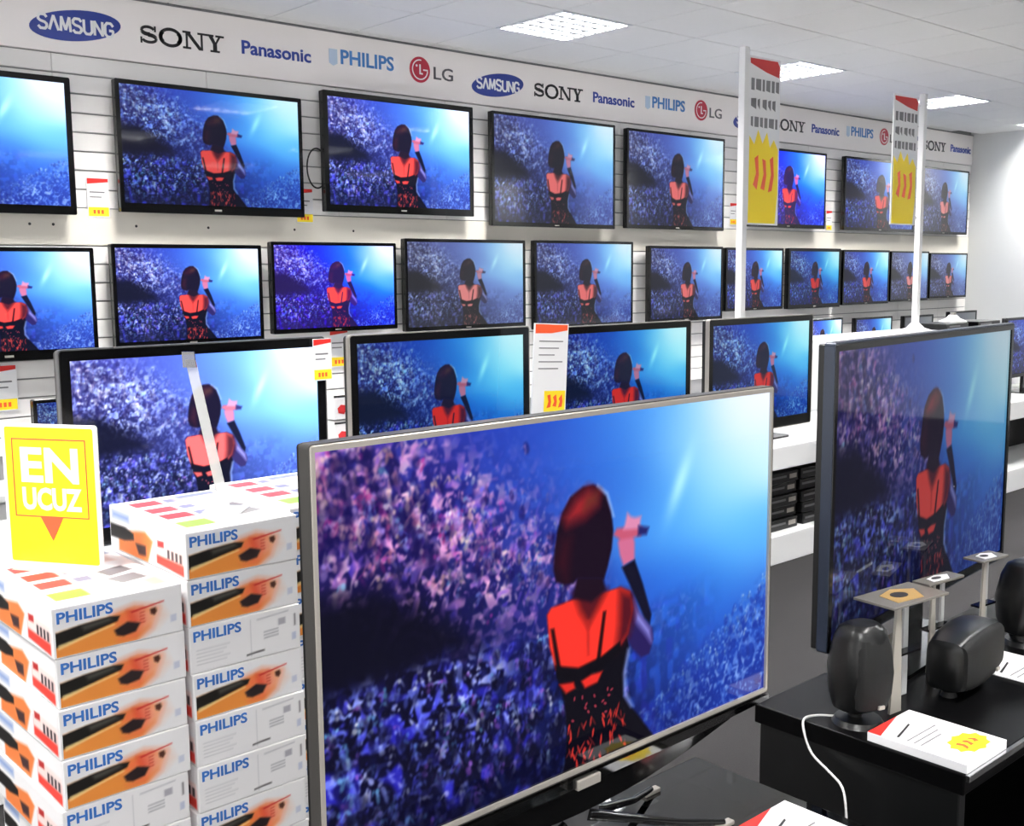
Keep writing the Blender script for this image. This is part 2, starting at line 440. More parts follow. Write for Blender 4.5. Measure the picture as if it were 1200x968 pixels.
    poly([(.618,.561),(.63,.599),(.661,.663),(.665,.703),(.651,.673),(.626,.626)], (150, 148, 226), 0.008)
    poly([(.416,.529),(.425,.513),(.45,.51),(.475,.506),(.516,.511),(.554,.511),(.586,.51),(.61,.53),(.618,.585),(.606,.656),(.578,.701),(.539,.713),(.486,.722),(.435,.691),(.421,.618)], (242, 42, 10))
    poly([(.585,.52),(.618,.54),(.622,.6),(.608,.66),(.575,.7),(.583,.62)], (92, 14, 34), 0.012)
    poly([(.475,.488),(.554,.506),(.531,.553),(.509,.595),(.49,.547)], (96, 16, 30), 0.010)
    poly([(.505,.58),(.511,.58),(.511,.68),(.507,.68)], (190, 24, 8), 0.004)
    poly([(.424,.573),(.431,.573),(.447,.7),(.438,.7)], (30, 6, 14))
    poly([(.544,.568),(.551,.568),(.535,.73),(.526,.728)], (30, 6, 14))
    poly([(.483,.446),(.543,.466),(.55,.505),(.516,.53),(.474,.502)], (34, 12, 34), 0.004)
    poly([(.434,.68),(.486,.708),(.54,.698),(.585,.672),(.59,.70),(.54,.735),(.48,.742),(.438,.715)], (10, 5, 18))
    poly([(.442,.736),(.475,.744),(.479,.764),(.457,.77)], (214, 34, 14)); poly([(.492,.749),(.516,.74),(.543,.742),(.531,.77),(.501,.774)], (226, 36, 12))
    poly([(.579,.377),(.593,.349),(.613,.345),(.621,.389),(.621,.44),(.593,.45),(.584,.415)], (204, 112, 148), 0.004)
    poly([(.568,.351),(.577,.335),(.629,.34),(.64,.35),(.636,.374),(.585,.371)], (196, 92, 120), 0.004)
    poly([(.593,.344),(.602,.296),(.612,.31),(.621,.315),(.637,.315),(.633,.351)], (214, 140, 176), 0.004)
    poly([(.63,.342),(.657,.354),(.651,.374),(.629,.371)], (40, 40, 110), 0.004)
    poly([(.589,.453),(.621,.44),(.642,.518),(.665,.621),(.661,.648),(.647,.624),(.622,.548)], (14, 14, 44))
    hair = [(.52,.195),(.497,.196),(.468,.218),(.45,.257),(.438,.31),(.433,.36),(.431,.412),(.436,.444),(.454,.458),(.475,.461),(.483,.45),(.546,.472),(.554,.442),(.564,.391),(.568,.337),(.563,.281),(.552,.234),(.538,.208)]
    poly(hair, (20, 8, 36) if cool else (30, 9, 34))
    poly([(.509,.201),(.479,.225),(.454,.271),(.461,.294),(.501,.283),(.531,.255),(.535,.221)], (176, 38, 44), 0.014, .25 if cool else .85)
    poly([(.505,.23),(.53,.22),(.53,.245),(.5,.262)], (90, 60, 40), 0.010, .7)
    poly([(.436,.40),(.45,.33),(.47,.33),(.46,.45)], (74, 16, 34), 0.014, .7)
    poly([(.53,.195),(.556,.225),(.572,.30),(.566,.30),(.55,.235),(.528,.203)], (170, 190, 235), 0.003, .6)
    for _ in range(60):
        x, y = rng.uniform(.46, .6), rng.uniform(.87, 1.0)
        dab(x, y, 0.0022, 0.010*rng.uniform(.5, 1.3), rng.normal(0, .5), (220, 52, 40), rng.uniform(.3, .9))
    for _ in range(14):
        dab(rng.uniform(.47, .57), rng.uniform(.79, .87), 0.0022, 0.004, rng.normal(0, 1), (180, 60, 80), .8)
    return np.clip(img, 0, 255) / 255.0

HI_W, HI_H = 600, 336
PIC = concert_picture(HI_W, HI_H)
def shrink(img, k):
    h, w = img.shape[0]//k*k, img.shape[1]//k*k
    return img[:h, :w].reshape(h//k, k, w//k, k, 3).mean((1, 3))
PIC_COOL = concert_picture(HI_W, HI_H, True)
PIC_LO = shrink(PIC_COOL, 3)
PIC_MID = shrink(PIC_COOL, 2)
SCREEN_BASE = {'hi': print_mesh('picture', PIC, 'screen_vivid'), 'mid': print_mesh('picture', PIC_MID, 'screen_vivid'), 'warm': print_mesh('picture', shrink(PIC, 2), 'screen_vivid'), 'lo': print_mesh('picture', PIC_LO, 'screen_vivid')}
_screen = {}
def screen_mesh(res, material):
    k = (res, material)
    if k not in _screen:
        _screen[k] = SCREEN_BASE[res]
    return SCREEN_BASE[res]

# ------------------------------------------------------------------ the room
WALL_Y, CEIL, WALL_X = 6.0, 3.146, 12.33
fl = MB().box(-4, WALL_X + .1, -4, WALL_Y + .1, -0.1, 0.0).build('floor', 'carpet'); struct(fl, 'dark grey shop carpet')
wb = MB().box(-4, WALL_X + .1, WALL_Y, WALL_Y + .1, 0.0, CEIL + .1).build('wall_back', 'groove'); struct(wb, 'white slatwall display wall')
wr = MB().box(WALL_X, WALL_X + .1, -4, WALL_Y, 0.0, CEIL + .1).build('wall_right', 'paint_white'); struct(wr, 'plain white end wall')
wf = MB().box(3.2, WALL_X + .1, -4.1, -4, 0.0, CEIL + .1).build('wall_front', 'paint_grey'); struct(wf, 'plain grey wall behind the viewer')
ce = MB().box(-4, WALL_X, -4, WALL_Y, CEIL + .085, CEIL + .18).build('ceiling', 'ceiling_grid'); struct(ce, 'grey-white suspended tile ceiling')
# slats: one plank per panel and groove pitch
PW, PITCH = 0.868, 0.0995
slat_me = MB().bbox(0.0012, PW - .0012, -0.016, -0.0002, 0.004, PITCH - .004, 0.0025).mesh('slat', 'slat_white')
x = 1.275 - PW
panels = []
while x < WALL_X:
    panels.append(x); x += PW
last_w = WALL_X - panels[-1]
slat_last = MB().bbox(0.0012, last_w - .001, -0.016, -0.0002, 0.004, PITCH - .004, 0.0025).mesh('slat', 'slat_white')
zrows = [2.81 - PITCH*(k+1) for k in range(21)]
for px in panels:
    for z in zrows:
        if 1.84 < z + PITCH*.5 < 1.975: continue
        obj('slat', slat_last if px is panels[-1] else slat_me, wb, (px, WALL_Y, z))
# plain mounting rail between the two rows, with screw holes
rail = MB().bbox(panels[0], WALL_X - .002, WALL_Y - .022, WALL_Y - .0005, 1.8165, 2.0125, .003).build('trim_1', 'rail_cream'); struct(rail, 'cream mounting rail between the two rows of screens')
for k, hx in enumerate((1.98, 2.10, 2.55, 2.98, 3.55, 3.98)):
    MB().add([(hx + .008*math.cos(a*math.pi/4), WALL_Y - .0226, 1.925 + .008*math.sin(a*math.pi/4)) for a in range(8)], [tuple(range(8))]).build('screw_hole', 'ink', rail)
# ceiling tiles
GX0, GY0, T = 4.59 - 0.6*8, 4.68 - 0.6*7, 0.6
lamps_xy = [(i, j) for i in (0, 4, 8, 12, 16, 20) for j in (-5, -1, 3, 7)]
lamps_xy = [(i, j) for i, j in lamps_xy]
tile_me = MB().bbox(0.004, T - .004, 0.004, T - .004, 0.0, 0.012, .003).mesh('tile', 'tile')
tile_edge = MB().bbox(0.004, T - .004, 0.004, WALL_Y - (GY0 + 9*T) - .034, 0.0, 0.012, .003).mesh('tile', 'tile')
tile_end = MB().bbox(0.004, WALL_X - GX0 - 20*T - .004, 0.004, T - .004, 0.0, 0.012, .003).mesh('tile', 'tile')
for i in range(0, 21):
    for j in range(0, 10):
        if (i, j) in lamps_xy: continue
        if i == 20 and j == 9: continue
        obj('tile', tile_end if i == 20 else tile_edge if j == 9 else tile_me, ce, (GX0 + i*T, GY0 + j*T, CEIL))
grid = MB()
for i in range(0, 21): grid.box(GX0 + i*T - .010, GX0 + i*T + .010, GY0, WALL_Y - .03, CEIL + .0125, CEIL + .030)
for j in range(0, 10): grid.box(GX0, WALL_X, GY0 + j*T - .010, GY0 + j*T + .010, CEIL + .0128, CEIL + .0302)
grid.build('grid_frame', 'ceiling_grid', ce)
for j in range(-7, 0):
    y0_, y1_ = max(-4.0, GY0 + j*T) + .004, GY0 + (j + 1)*T - .004
    cuts = sorted(GX0 + i*T for i, jj in lamps_xy if jj == j)
    x_ = -4.0
    for c in cuts + [WALL_X + T]:
        if min(c, WALL_X) - x_ > .01: MB().box(x_, min(c, WALL_X), y0_, y1_, CEIL + .004, CEIL + .03).build('tile_field', 'tile', ce)
        x_ = c + T
MB().box(-4, GX0 - .004, GY0, WALL_Y, CEIL + .004, CEIL + .03).build('tile_field', 'tile', ce)
# ceiling lamps: recessed trays with a louvre of cells
tray = MB().box(0.004, .596, 0.004, .024, -.004, .0785).box(.004, .596, .576, .596, -.004, .0785).box(.004, .024, .024, .576, -.004, .0785).box(.576, .596, .024, .576, -.004, .0785).mesh('frame', 'lamp_tray')
panel = MB().add([(.024, .024, .0760), (.576, .024, .0760), (.576, .576, .0760), (.024, .576, .0760)], [(3, 2, 1, 0)]).mesh('light_panel', 'lamp_panel')
lv = MB(); lw = MB()
for k in range(1, 6):
    c = .024 + .552*k/6
    lv.box(c - .007, c + .007, .0245, .5755, -.002, .042)
    lw.box(.0245, .5755, c - .010, c + .010, -.003, .050)
louvre = lv.mesh('louvre', 'louvre'); cross_blades = lw.mesh('cross_blades', 'blade_dark')
lamp_names = {(8, 7): 'square louvred ceiling light over the middle of the display wall, largest in view',
              (12, 7): 'square louvred ceiling light behind the taller post sign',
              (16, 7): 'square louvred ceiling light behind the farther post sign',
              (20, 7): 'square louvred ceiling light nearest the white end wall, at the right picture edge'}
for i, j in lamps_xy:
    yo = GY0 + j*T
    lab = lamp_names.get((i, j), 'square louvred ceiling light outside the picture, lighting the shop floor')
    t = thing('ceiling_light', lab, 'ceiling light', (GX0 + i*T, yo, CEIL), 0, 'louvred ceiling lights')
    obj('frame', tray, t); obj('light_panel', panel, t); obj('louvre', louvre, t); obj('cross_blades', cross_blades, t)

# ------------------------------------------------------------------ fascia with the maker names
FY = WALL_Y - .03
fa = thing('fascia_board', 'long white fascia board with a row of maker logos under the ceiling', 'sign board', (0, FY, 2.811))
MB().bbox(-.5, WALL_X - .003, 0.0, .029, 0.0, CEIL - 2.811 - .002, .003).build('board', 'fascia', fa)
MB().box(-.5, WALL_X - .004, -.004, 0.0, CEIL - 2.811 - .012, CEIL - 2.811 - .004).build('edge_trim', 'ink_grey', fa)
def ell(cx, cz, rx, rz, rot=0, n=40):
    return [(cx + rx*math.cos(2*math.pi*i/n)*math.cos(rot) - rz*math.sin(2*math.pi*i/n)*math.sin(rot),
             cz + rx*math.cos(2*math.pi*i/n)*math.sin(rot) + rz*math.sin(2*math.pi*i/n)*math.cos(rot)) for i in range(n)]
oval_me = MB().prism(ell(0, 0, .242, .078, math.radians(8)), -.004, -.0002).mesh('oval_logo', 'logo_blue')
def stroke_word():
    """bold block capitals S A M S U N G, the A without a crossbar"""
    b = MB(); h, w, t_ = .070, .042, .0135
    S = [(w, h*.84), (w*.78, h), (w*.22, h), (0, h*.84), (0, h*.66), (w*.25, h*.54), (w*.75, h*.46), (w, h*.34), (w, h*.16), (w*.78, 0), (w*.22, 0), (0, h*.16)]
    U_ = [(0, h), (0, h*.2), (w*.25, 0), (w*.75, 0), (w, h*.2), (w, h)]
    G = [(w, h*.8), (w*.75, h), (w*.25, h), (0, h*.8), (0, h*.2), (w*.25, 0), (w*.75, 0), (w, h*.2), (w, h*.46), (w*.55, h*.46)]
    A_ = [(-.002, 0), (w*.5, h), (w + .002, 0)]
    M_ = [(0, 0), (w*.12, h), (w*.6, h*.1), (w*1.08, h), (w*1.2, 0)]
    N_ = [(0, 0), (0, h), (w, 0), (w, h)]
    x_ = .007
    for pts, adv in ((S, w), (A_, w), (M_, w*1.2), (S, w), (U_, w), (N_, w), (G, w)):
        for k, ((a0, b0), (a1, b1)) in enumerate(zip(pts[:-1], pts[1:])):
            dx, dz = a1-a0, b1-b0; l = math.hypot(dx, dz); nx, nz = -dz/l*t_/2, dx/l*t_/2; ex, ez = dx/l*.002, dz/l*.002
            a0, b0, a1, b1 = a0 + x_ - ex, b0 - ez, a1 + x_ + ex, b1 + ez
            b.prism([(a0+nx, b0+nz), (a0-nx, b0-nz), (a1-nx, b1-nz), (a1+nx, b1+nz)], -.0016 - .00002*(k % 3), 0)
        x_ += adv + .0145
    return b.mesh('lettering', 'white_metal')
samsung_me = stroke_word()
def serif_word():
    """slab-serif capitals S O N Y"""
    b = MB(); H_ = .096
    def stroke(pts, w): 
        for (a0, b0), (a1, b1) in zip(pts[:-1], pts[1:]):
            dx, dz = a1-a0, b1-b0; l = math.hypot(dx, dz); nx, nz = -dz/l*w/2, dx/l*w/2
            b.prism([(a0-nx, b0-nz), (a1-nx, b1-nz), (a1+nx, b1+nz), (a0+nx, b0+nz)][::-1] if False else [(a0+nx, b0+nz), (a0-nx, b0-nz), (a1-nx, b1-nz), (a1+nx, b1+nz)], -.003, -.0002)
    def arc(cx, cz, rx, rz, a0, a1, w0, n=14):
        pts = [(cx + rx*math.cos(math.radians(a0+(a1-a0)*k/n)), cz + rz*math.sin(math.radians(a0+(a1-a0)*k/n))) for k in range(n+1)]
        stroke(pts, w0)
    # S
    arc(.052, H_*.72, .036, H_*.20, 20, 200, .015); arc(.052, H_*.72, .036, H_*.20, 200, 290, .021)
    arc(.058, H_*.28, .040, H_*.20, 100, 20, .021); arc(.058, H_*.28, .040, H_*.20, 20, -160, .015)
    b.prism([(.088, H_*.68), (.098, H_*.68), (.098, H_), (.088, H_)], -.003, -.0002); b.prism([(.008, 0), (.018, 0), (.018, H_*.34), (.008, H_*.34)], -.003, -.0002)
    # O
    for rx, w0 in ((.060, .020),): arc(.182, H_*.5, rx, H_*.46, 0, 360, .017, 28)
    arc(.182, H_*.5, .058, H_*.43, -42, 42, .022); arc(.182, H_*.5, .058, H_*.43, 138, 222, .022)
    # N
    b.prism([(.272, 0), (.284, 0), (.284, H_), (.272, H_)], -.003, -.0002); b.prism([(.362, 0), (.374, 0), (.374, H_), (.362, H_)], -.003, -.0002)
    b.prism([(.266, H_), (.350, 0), (.374, 0), (.290, H_)], -.0034, -.0002)
    for c in (.278, .368): b.prism([(c-.024, H_-.011), (c+.024, H_-.011), (c+.024, H_), (c-.024, H_)], -.0028, -.0002)
    b.prism([(.254, 0), (.302, 0), (.302, .011), (.254, .011)], -.0028, -.0002)
    # Y
    b.prism([(.405, H_), (.438, H_*.45), (.460, H_*.45), (.430, H_)], -.003, -.0002); b.prism([(.476, H_), (.446, H_*.45), (.458, H_*.45), (.490, H_)], -.003, -.0002)
    b.prism([(.437, 0), (.461, 0), (.461, H_*.48), (.437, H_*.48)], -.0032, -.0002)
    for c in (.416, .480): b.prism([(c-.026, H_-.011), (c+.026, H_-.011), (c+.026, H_), (c-.026, H_)], -.0028, -.0002)
    b.prism([(.420, 0), (.478, 0), (.478, .011), (.420, .011)], -.0028, -.0002)
    return b.mesh('lettering', 'logo_black')
sony_me = serif_word()
pana_me = text_mesh('Panasonic', .465, .078, .003, 'logo_navy', bold=.022)
phil_me = text_mesh('PHILIPS', .405, .090, .003, 'logo_lightblue', bold=.02)
shield_me = MB().prism([(0, .015), (.03, 0), (.06, .015), (.06, .10), (0, .10)], -.002, -.0002).mesh('shield_emblem', 'logo_pale')
disc_me = MB().prism(ell(0, 0, .083, .083), -.004, -.0002).mesh('round_emblem', 'logo_crimson')
face = MB()
def ring_arc(b, r, w, a0, a1, y, n=22):
    for k in range(n):
        p0, p1 = math.radians(a0+(a1-a0)*k/n), math.radians(a0+(a1-a0)*(k+1)/n)
        b.prism([((r-w)*math.cos(p0), (r-w)*math.sin(p0)), (r*math.cos(p0), r*math.sin(p0)), (r*math.cos(p1), r*math.sin(p1)), ((r-w)*math.cos(p1), (r-w)*math.sin(p1))], y, y + .0014)
ring_arc(face, .066, .008, 80, 355, -.0052)
face.prism([(-.006, -.03), (.006, -.03), (.006, .034), (-.006, .034)], -.0052, -.004)
face.prism([(-.006, -.03), (.022, -.03), (.022, -.02), (-.006, -.02)], -.0054, -.004)
face.prism([(.026, -.004), (.064, -.004), (.064, .005), (.026, .005)], -.0053, -.004)
face.prism(ell(-.028, .024, .008, .008, n=12), -.0052, -.004)
face_me = face.mesh('face_mark', 'white_metal')
lg_me = text_mesh('LG', .165, .082, .003, 'logo_grey', bold=.008)
PER = 2.937
for k in range(-1, 4):
    X0 = 2.034 + k*PER - (.24 if k == 3 else 0)
    def ok(x, w): return x > .2 and x + w < WALL_X - .05
    if ok(X0, .48):
        o = obj('oval_logo', oval_me, fa, (X0 + .242 + (.09 if k == 3 else 0), 0, .146)); o['label'] = 'blue oval logo with white capitals'
        obj('lettering', samsung_me, o, (-.201, -.0041, -.035))
    if ok(X0 + .585, .49): o = obj('lettering', sony_me, fa, (X0 + .582, 0, .106)); o['label'] = 'black slab-serif maker name'
    if ok(X0 + 1.2, .47): o = obj('lettering', pana_me, fa, (X0 + 1.2, 0, .120)); o['label'] = 'navy blue maker name'
    if ok(X0 + 1.79, .5):
        o = obj('lettering', phil_me, fa, (X0 + 1.88, 0, .140)); o['label'] = 'light blue maker name in capitals'
        obj('shield_emblem', shield_me, fa, (X0 + 1.795, 0, .125))
    if ok(X0 + 2.41, .37):
        o = obj('round_emblem', disc_me, fa, (X0 + 2.495, 0, .175)); o['label'] = 'crimson round emblem with a white face mark'
        obj('face_mark', face_me, o)
        obj('lettering', lg_me, fa, (X0 + 2.61, 0, .126))

# ------------------------------------------------------------------ televisions
def mesh_for_variant(res, variant):
    k = (res, variant)
    if k not in _screen:
        me = SCREEN_BASE[res]
        _screen[k] = me
    return _screen[k]
_frames = {}
def television(label, cx, y, z0, w, h, variant, bez=.022, bot=.04, top=None, depth=.055, mount='wall', base_z=None, rz=0.0,
               res='lo', group=None, frame='black_gloss', trim=None, crop=1.0, name='television', radius=.008, logo=True):
    """panel facing -Y: w x h with its front at y; bottom edge at z0"""
    top = bez if top is None else top
    org_z = z0 if mount == 'wall' else base_z
    t = thing(name, label, 'television', (cx, y, org_z), rz, group)
    dz = z0 - org_z
    key = (round(w, 3), round(h, 3), bez, bot, top, depth, frame, round(dz, 3), radius)
    if key not in _frames:
        ob = rrect(-w/2, w/2, dz, dz + h, radius)
        ib = [(-w/2 + bez, dz + bot), (w/2 - bez, dz + bot), (w/2 - bez, dz + h - top), (-w/2 + bez, dz + h - top)]
        b = MB()
        n = len(ob); q = n//4
        # ring of the bezel: outer loop, inner loop, front at y=0, inner lip goes back
        vv = [(p[0], .0015, p[1]) for p in ob]
        vo = [(p[0], .02, p[1]) for p in ob]
        eps = .002
        vi = [(p[0]*(1 - 2*eps/w), 0.0, dz + h/2 + (p[1]-dz-h/2)*(1 - 2*eps/h)) for p in ob]
        corners = [ib[1], ib[2], ib[3], ib[0]]
        inner = []; 
        for c in corners: inner += [c]*1
        fs = []
        base = vv + vo + vi
        o_i = len(base)
        base += [(c[0], 0.0, c[1]) for c in corners] + [(c[0], .006, c[1]) for c in corners]
        for i in range(n):
            j = (i+1) % n
            fs.append((i, n+i, n+j, j)); fs.append((2*n+i, i, j, 2*n+j))
        for c in range(4):
            seg = [c*q + k for k in range(q)]
            for a_, b_ in zip(seg[:-1], seg[1:]): fs.append((o_i + c, 2*n + a_, 2*n + b_))
            nx = ((c+1) % 4)
            fs.append((o_i + c, 2*n + seg[-1], 2*n + nx*q, o_i + nx))
            fs.append((o_i + c, o_i + nx, o_i + 4 + nx, o_i + 4 + c))
        b.add(base, fs)
        fr = b.mesh('bezel', frame)
        sh = MB()
        m_ = .0
        sh.prism(rrect(-w/2 + .001, w/2 - .001, dz + .001, dz + h - .001, radius), .0195, .0195 + depth*.45)
        sh.prism(rrect(-w/2 + w*.09, w/2 - w*.09, dz + h*.08, dz + h*.86, .02), .0195 + depth*.45, depth + .012)
        _frames[key] = (fr, sh.mesh('back_shell', 'black_satin'))
    fr, sh = _frames[key]
    bzl = obj('bezel', fr, t); obj('back_shell', sh, t)
    s = obj('screen', SCREEN_BASE[res], t, (0, .005, dz + bot)); s.scale = (w - 2*bez, 1, h - bot - top)
    s['label'] = 'lit screen showing a singer in red before a crowd'
    s.material_slots[0].link = 'OBJECT'; s.material_slots[0].material = MATS[variant]
    if trim:
        tb = MB()
        tw = .0015 if res == 'hi' else .004
        ob = rrect(-w/2 - tw, w/2 + tw, dz - tw, dz + h + tw, radius + tw); ii = rrect(-w/2 + .0002, w/2 - .0002, dz + .0002, dz + h - .0002, radius)
        n = len(ob)
        vv = [(p[0], .001, p[1]) for p in ob] + [(p[0], .001, p[1]) for p in ii] + [(p[0], .026, p[1]) for p in ob] + [(p[0], .026, p[1]) for p in ii]
        fs = []
        for i in range(n):
            j = (i+1) % n
            fs += [(i, j, n+j, n+i), (2*n+i, 3*n+i, 3*n+j, 2*n+j), (i, 2*n+i, 2*n+j, j), (n+i, n+j, 3*n+j, 3*n+i)]
        tb.add(vv, fs); tb.build('edge_trim', trim, t)
    if logo:
        MB().box(-.022, .022, -.0008, .0004, dz + bot*.36, dz + bot*.58).build('badge', 'silver', bzl)
    if mount == 'wall':
        MB().box(-.16, .16, depth + .0125, WALL_Y - .017 - y, dz + h*.36, dz + h*.68).build('wall_bracket', 'black_matte', t)
    elif mount == 'stand':
        MB().bbox(-.05, .05, .03, .055, .008, dz + h*.2, .004).build('stand_neck', 'black_gloss', t)
        MB().prismz([(p[0], p[1] + .035) for p in rrect(-w*.22, w*.22, -.085, .085, .03)], 0.0, .010).build('stand_base', 'black_gloss', t)
    return t

# wall-hung rows: x0, x1, z0, z1, picture, bezel, bottom bezel, label
YW = 5.88
row1 = [
 (.985, 2.193, 1.972, 2.671, 'screen_bright', .030, .045, 'black wall-hung television in the top row, cut off by the left picture edge'),
 (2.429, 3.567, 1.995, 2.697, 'screen_clear', .024, .050, 'black wall-hung television in the top row, second from the left'),
 (3.718, 4.907, 2.036, 2.768, 'screen_bright', .034, .045, 'black wall-hung television in the top row with a cable loop at its left'),
 (5.076, 6.324, 1.979, 2.764, 'screen_dull', .020, .030, 'wall-hung television in the top row, fourth from the left'),
 (6.460, 7.684, 1.990, 2.757, 'screen_dull', .020, .030, 'wall-hung television in the top row, just left of the nearer post sign'),
 (8.033, 9.235, 2.036, 2.735, 'screen_violet', .020, .035, 'wall-hung television in the top row half behind the nearer post sign'),
 (9.561, 10.90, 2.035, 2.738, 'screen_clear', .022, .030, 'wall-hung television in the top row half behind the farther post sign'),
 (11.008, 12.08, 2.027, 2.724, 'screen_grey', .018, .028, 'wall-hung television in the top row next to the white end wall'),
]
for (a, b, c, d, mt, bz, bb, lab) in row1:
    television(lab, (a+b)/2, YW, c, b-a, d-c, mt, bz, bb, res='mid' if a < 4 else 'lo', group='televisions in the top wall row')
row2 = [
 (1.345, 2.267, 1.225, 1.802, 'screen_bright', .022, .050, 'black television in the lower wall row, cut off by the left picture edge'),
 (2.361, 3.263, 1.261, 1.825, 'screen_bright', .022, .030, 'black television in the lower wall row, second from the left'),
 (3.327, 4.241, 1.295, 1.848, 'screen_violet', .020, .028, 'lower wall row television with a violet-tinted, very bright picture'),
 (4.310, 5.382, 1.268, 1.881, 'screen_grey', .022, .028, 'lower wall row television with a greyish picture, right of the violet one'),
 (5.474, 6.535, 1.235, 1.884, 'screen_dull', .020, .028, 'lower wall row television, fifth from the left'),
 (6.729, 7.681, 1.240, 1.857, 'screen_dull', .022, .028, 'lower wall row television, left neighbour of the one behind the nearer post'),
 (7.726, 8.575, 1.302, 1.851, 'screen_clear', .022, .026, 'lower wall row television with the nearer white post in front of it'),
 (8.656, 9.528, 1.295, 1.855, 'screen_teal', .030, .040, 'thick-framed black television in the lower wall row right of the nearer post'),
 (9.574, 10.440, 1.308, 1.846, 'screen_clear', .022, .026, 'lower wall row television, third from the white end wall'),
 (10.473, 11.255, 1.322, 1.839, 'screen_grey', .018, .024, 'lower wall row television with the farther white post in front of it'),
 (11.285, 12.126, 1.335, 1.825, 'screen_grey', .018, .024, 'lower wall row television next to the white end wall'),
]
for (a, b, c, d, mt, bz, bb, lab) in row2:
    television(lab, (a+b)/2, YW, c, b-a, d-c, mt, bz, bb, res='mid' if a < 3.5 else 'lo', group='televisions in the lower wall row')

# ------------------------------------------------------------------ shelf along the wall with small sets
sh = thing('wall_shelf', 'long white shelf along the display wall below the lower row of screens', 'shelf', (0, WALL_Y - .0165, 0))
MB().bbox(panels[0], WALL_X - .003, -.44, 0.0, .565, .60, .004).build('shelf_board', 'shelf_white', sh)
MB().box(panels[0], WALL_X - .003, -.40, 0.0, 0.0, .5648).build('cabinet_base', 'shelf_white', sh)
for k in range(14):
    xx = panels[0] + (WALL_X - panels[0])*(k)/14
    MB().bbox(xx + .006, xx + (WALL_X - panels[0])/14 - .006, -.414, -.4005, .09, .55, .003).build('cabinet_front', 'white_metal', sh)
small = [
 (1.864, 2.40, .66, 1.03, 'screen_teal', 'small black television on the wall shelf peeping out left of the big framed set'),
 (8.70, 9.383, .74, 1.20, 'screen_bright', 'small bright television on the wall shelf, right of the island set by the nearer post'),
 (9.611, 10.302, .72, 1.185, 'screen_clear', 'small television on the wall shelf, second right of the nearer post'),
 (10.539, 11.147, .72, 1.175, 'screen_off', 'small dark television on the wall shelf behind the foot of the farther post'),
 (11.502, 12.14, .72, 1.19, 'screen_off', 'small pale television on the wall shelf in the corner by the end wall'),
]
for (a, b, c, d, mt, lab) in small:
    television(lab, (a+b)/2, 5.75, c, b-a, d-c, mt, .020, .028, mount='stand', base_z=.60, group='small televisions on the wall shelf')
for k, (z0_, lab) in enumerate(((.601, 'lower small carton with a red picture on the wall shelf, between the big sets'), (.765, 'upper small carton with a red picture on the wall shelf, between the big sets'))):
    t = thing('small_carton', lab, 'box', (3.70, 5.70, z0_), 0, 'small cartons with red pictures')
    MB().bbox(-.08, .08, 0, .14, 0, .15, .003).build('body', 'carton', t)
    MB().prism([(-.05, .04), (-.01, .03), (.01, .06), (.055, .10), (.05, .115), (0, .085), (-.03, .09), (-.055, .07)], -.0012, -.0001).build('picture', 'red_dark', t)
    MB().box(-.08, .08, -.0009, -.0001, .135, .148).build('dark_band', 'ink', t)

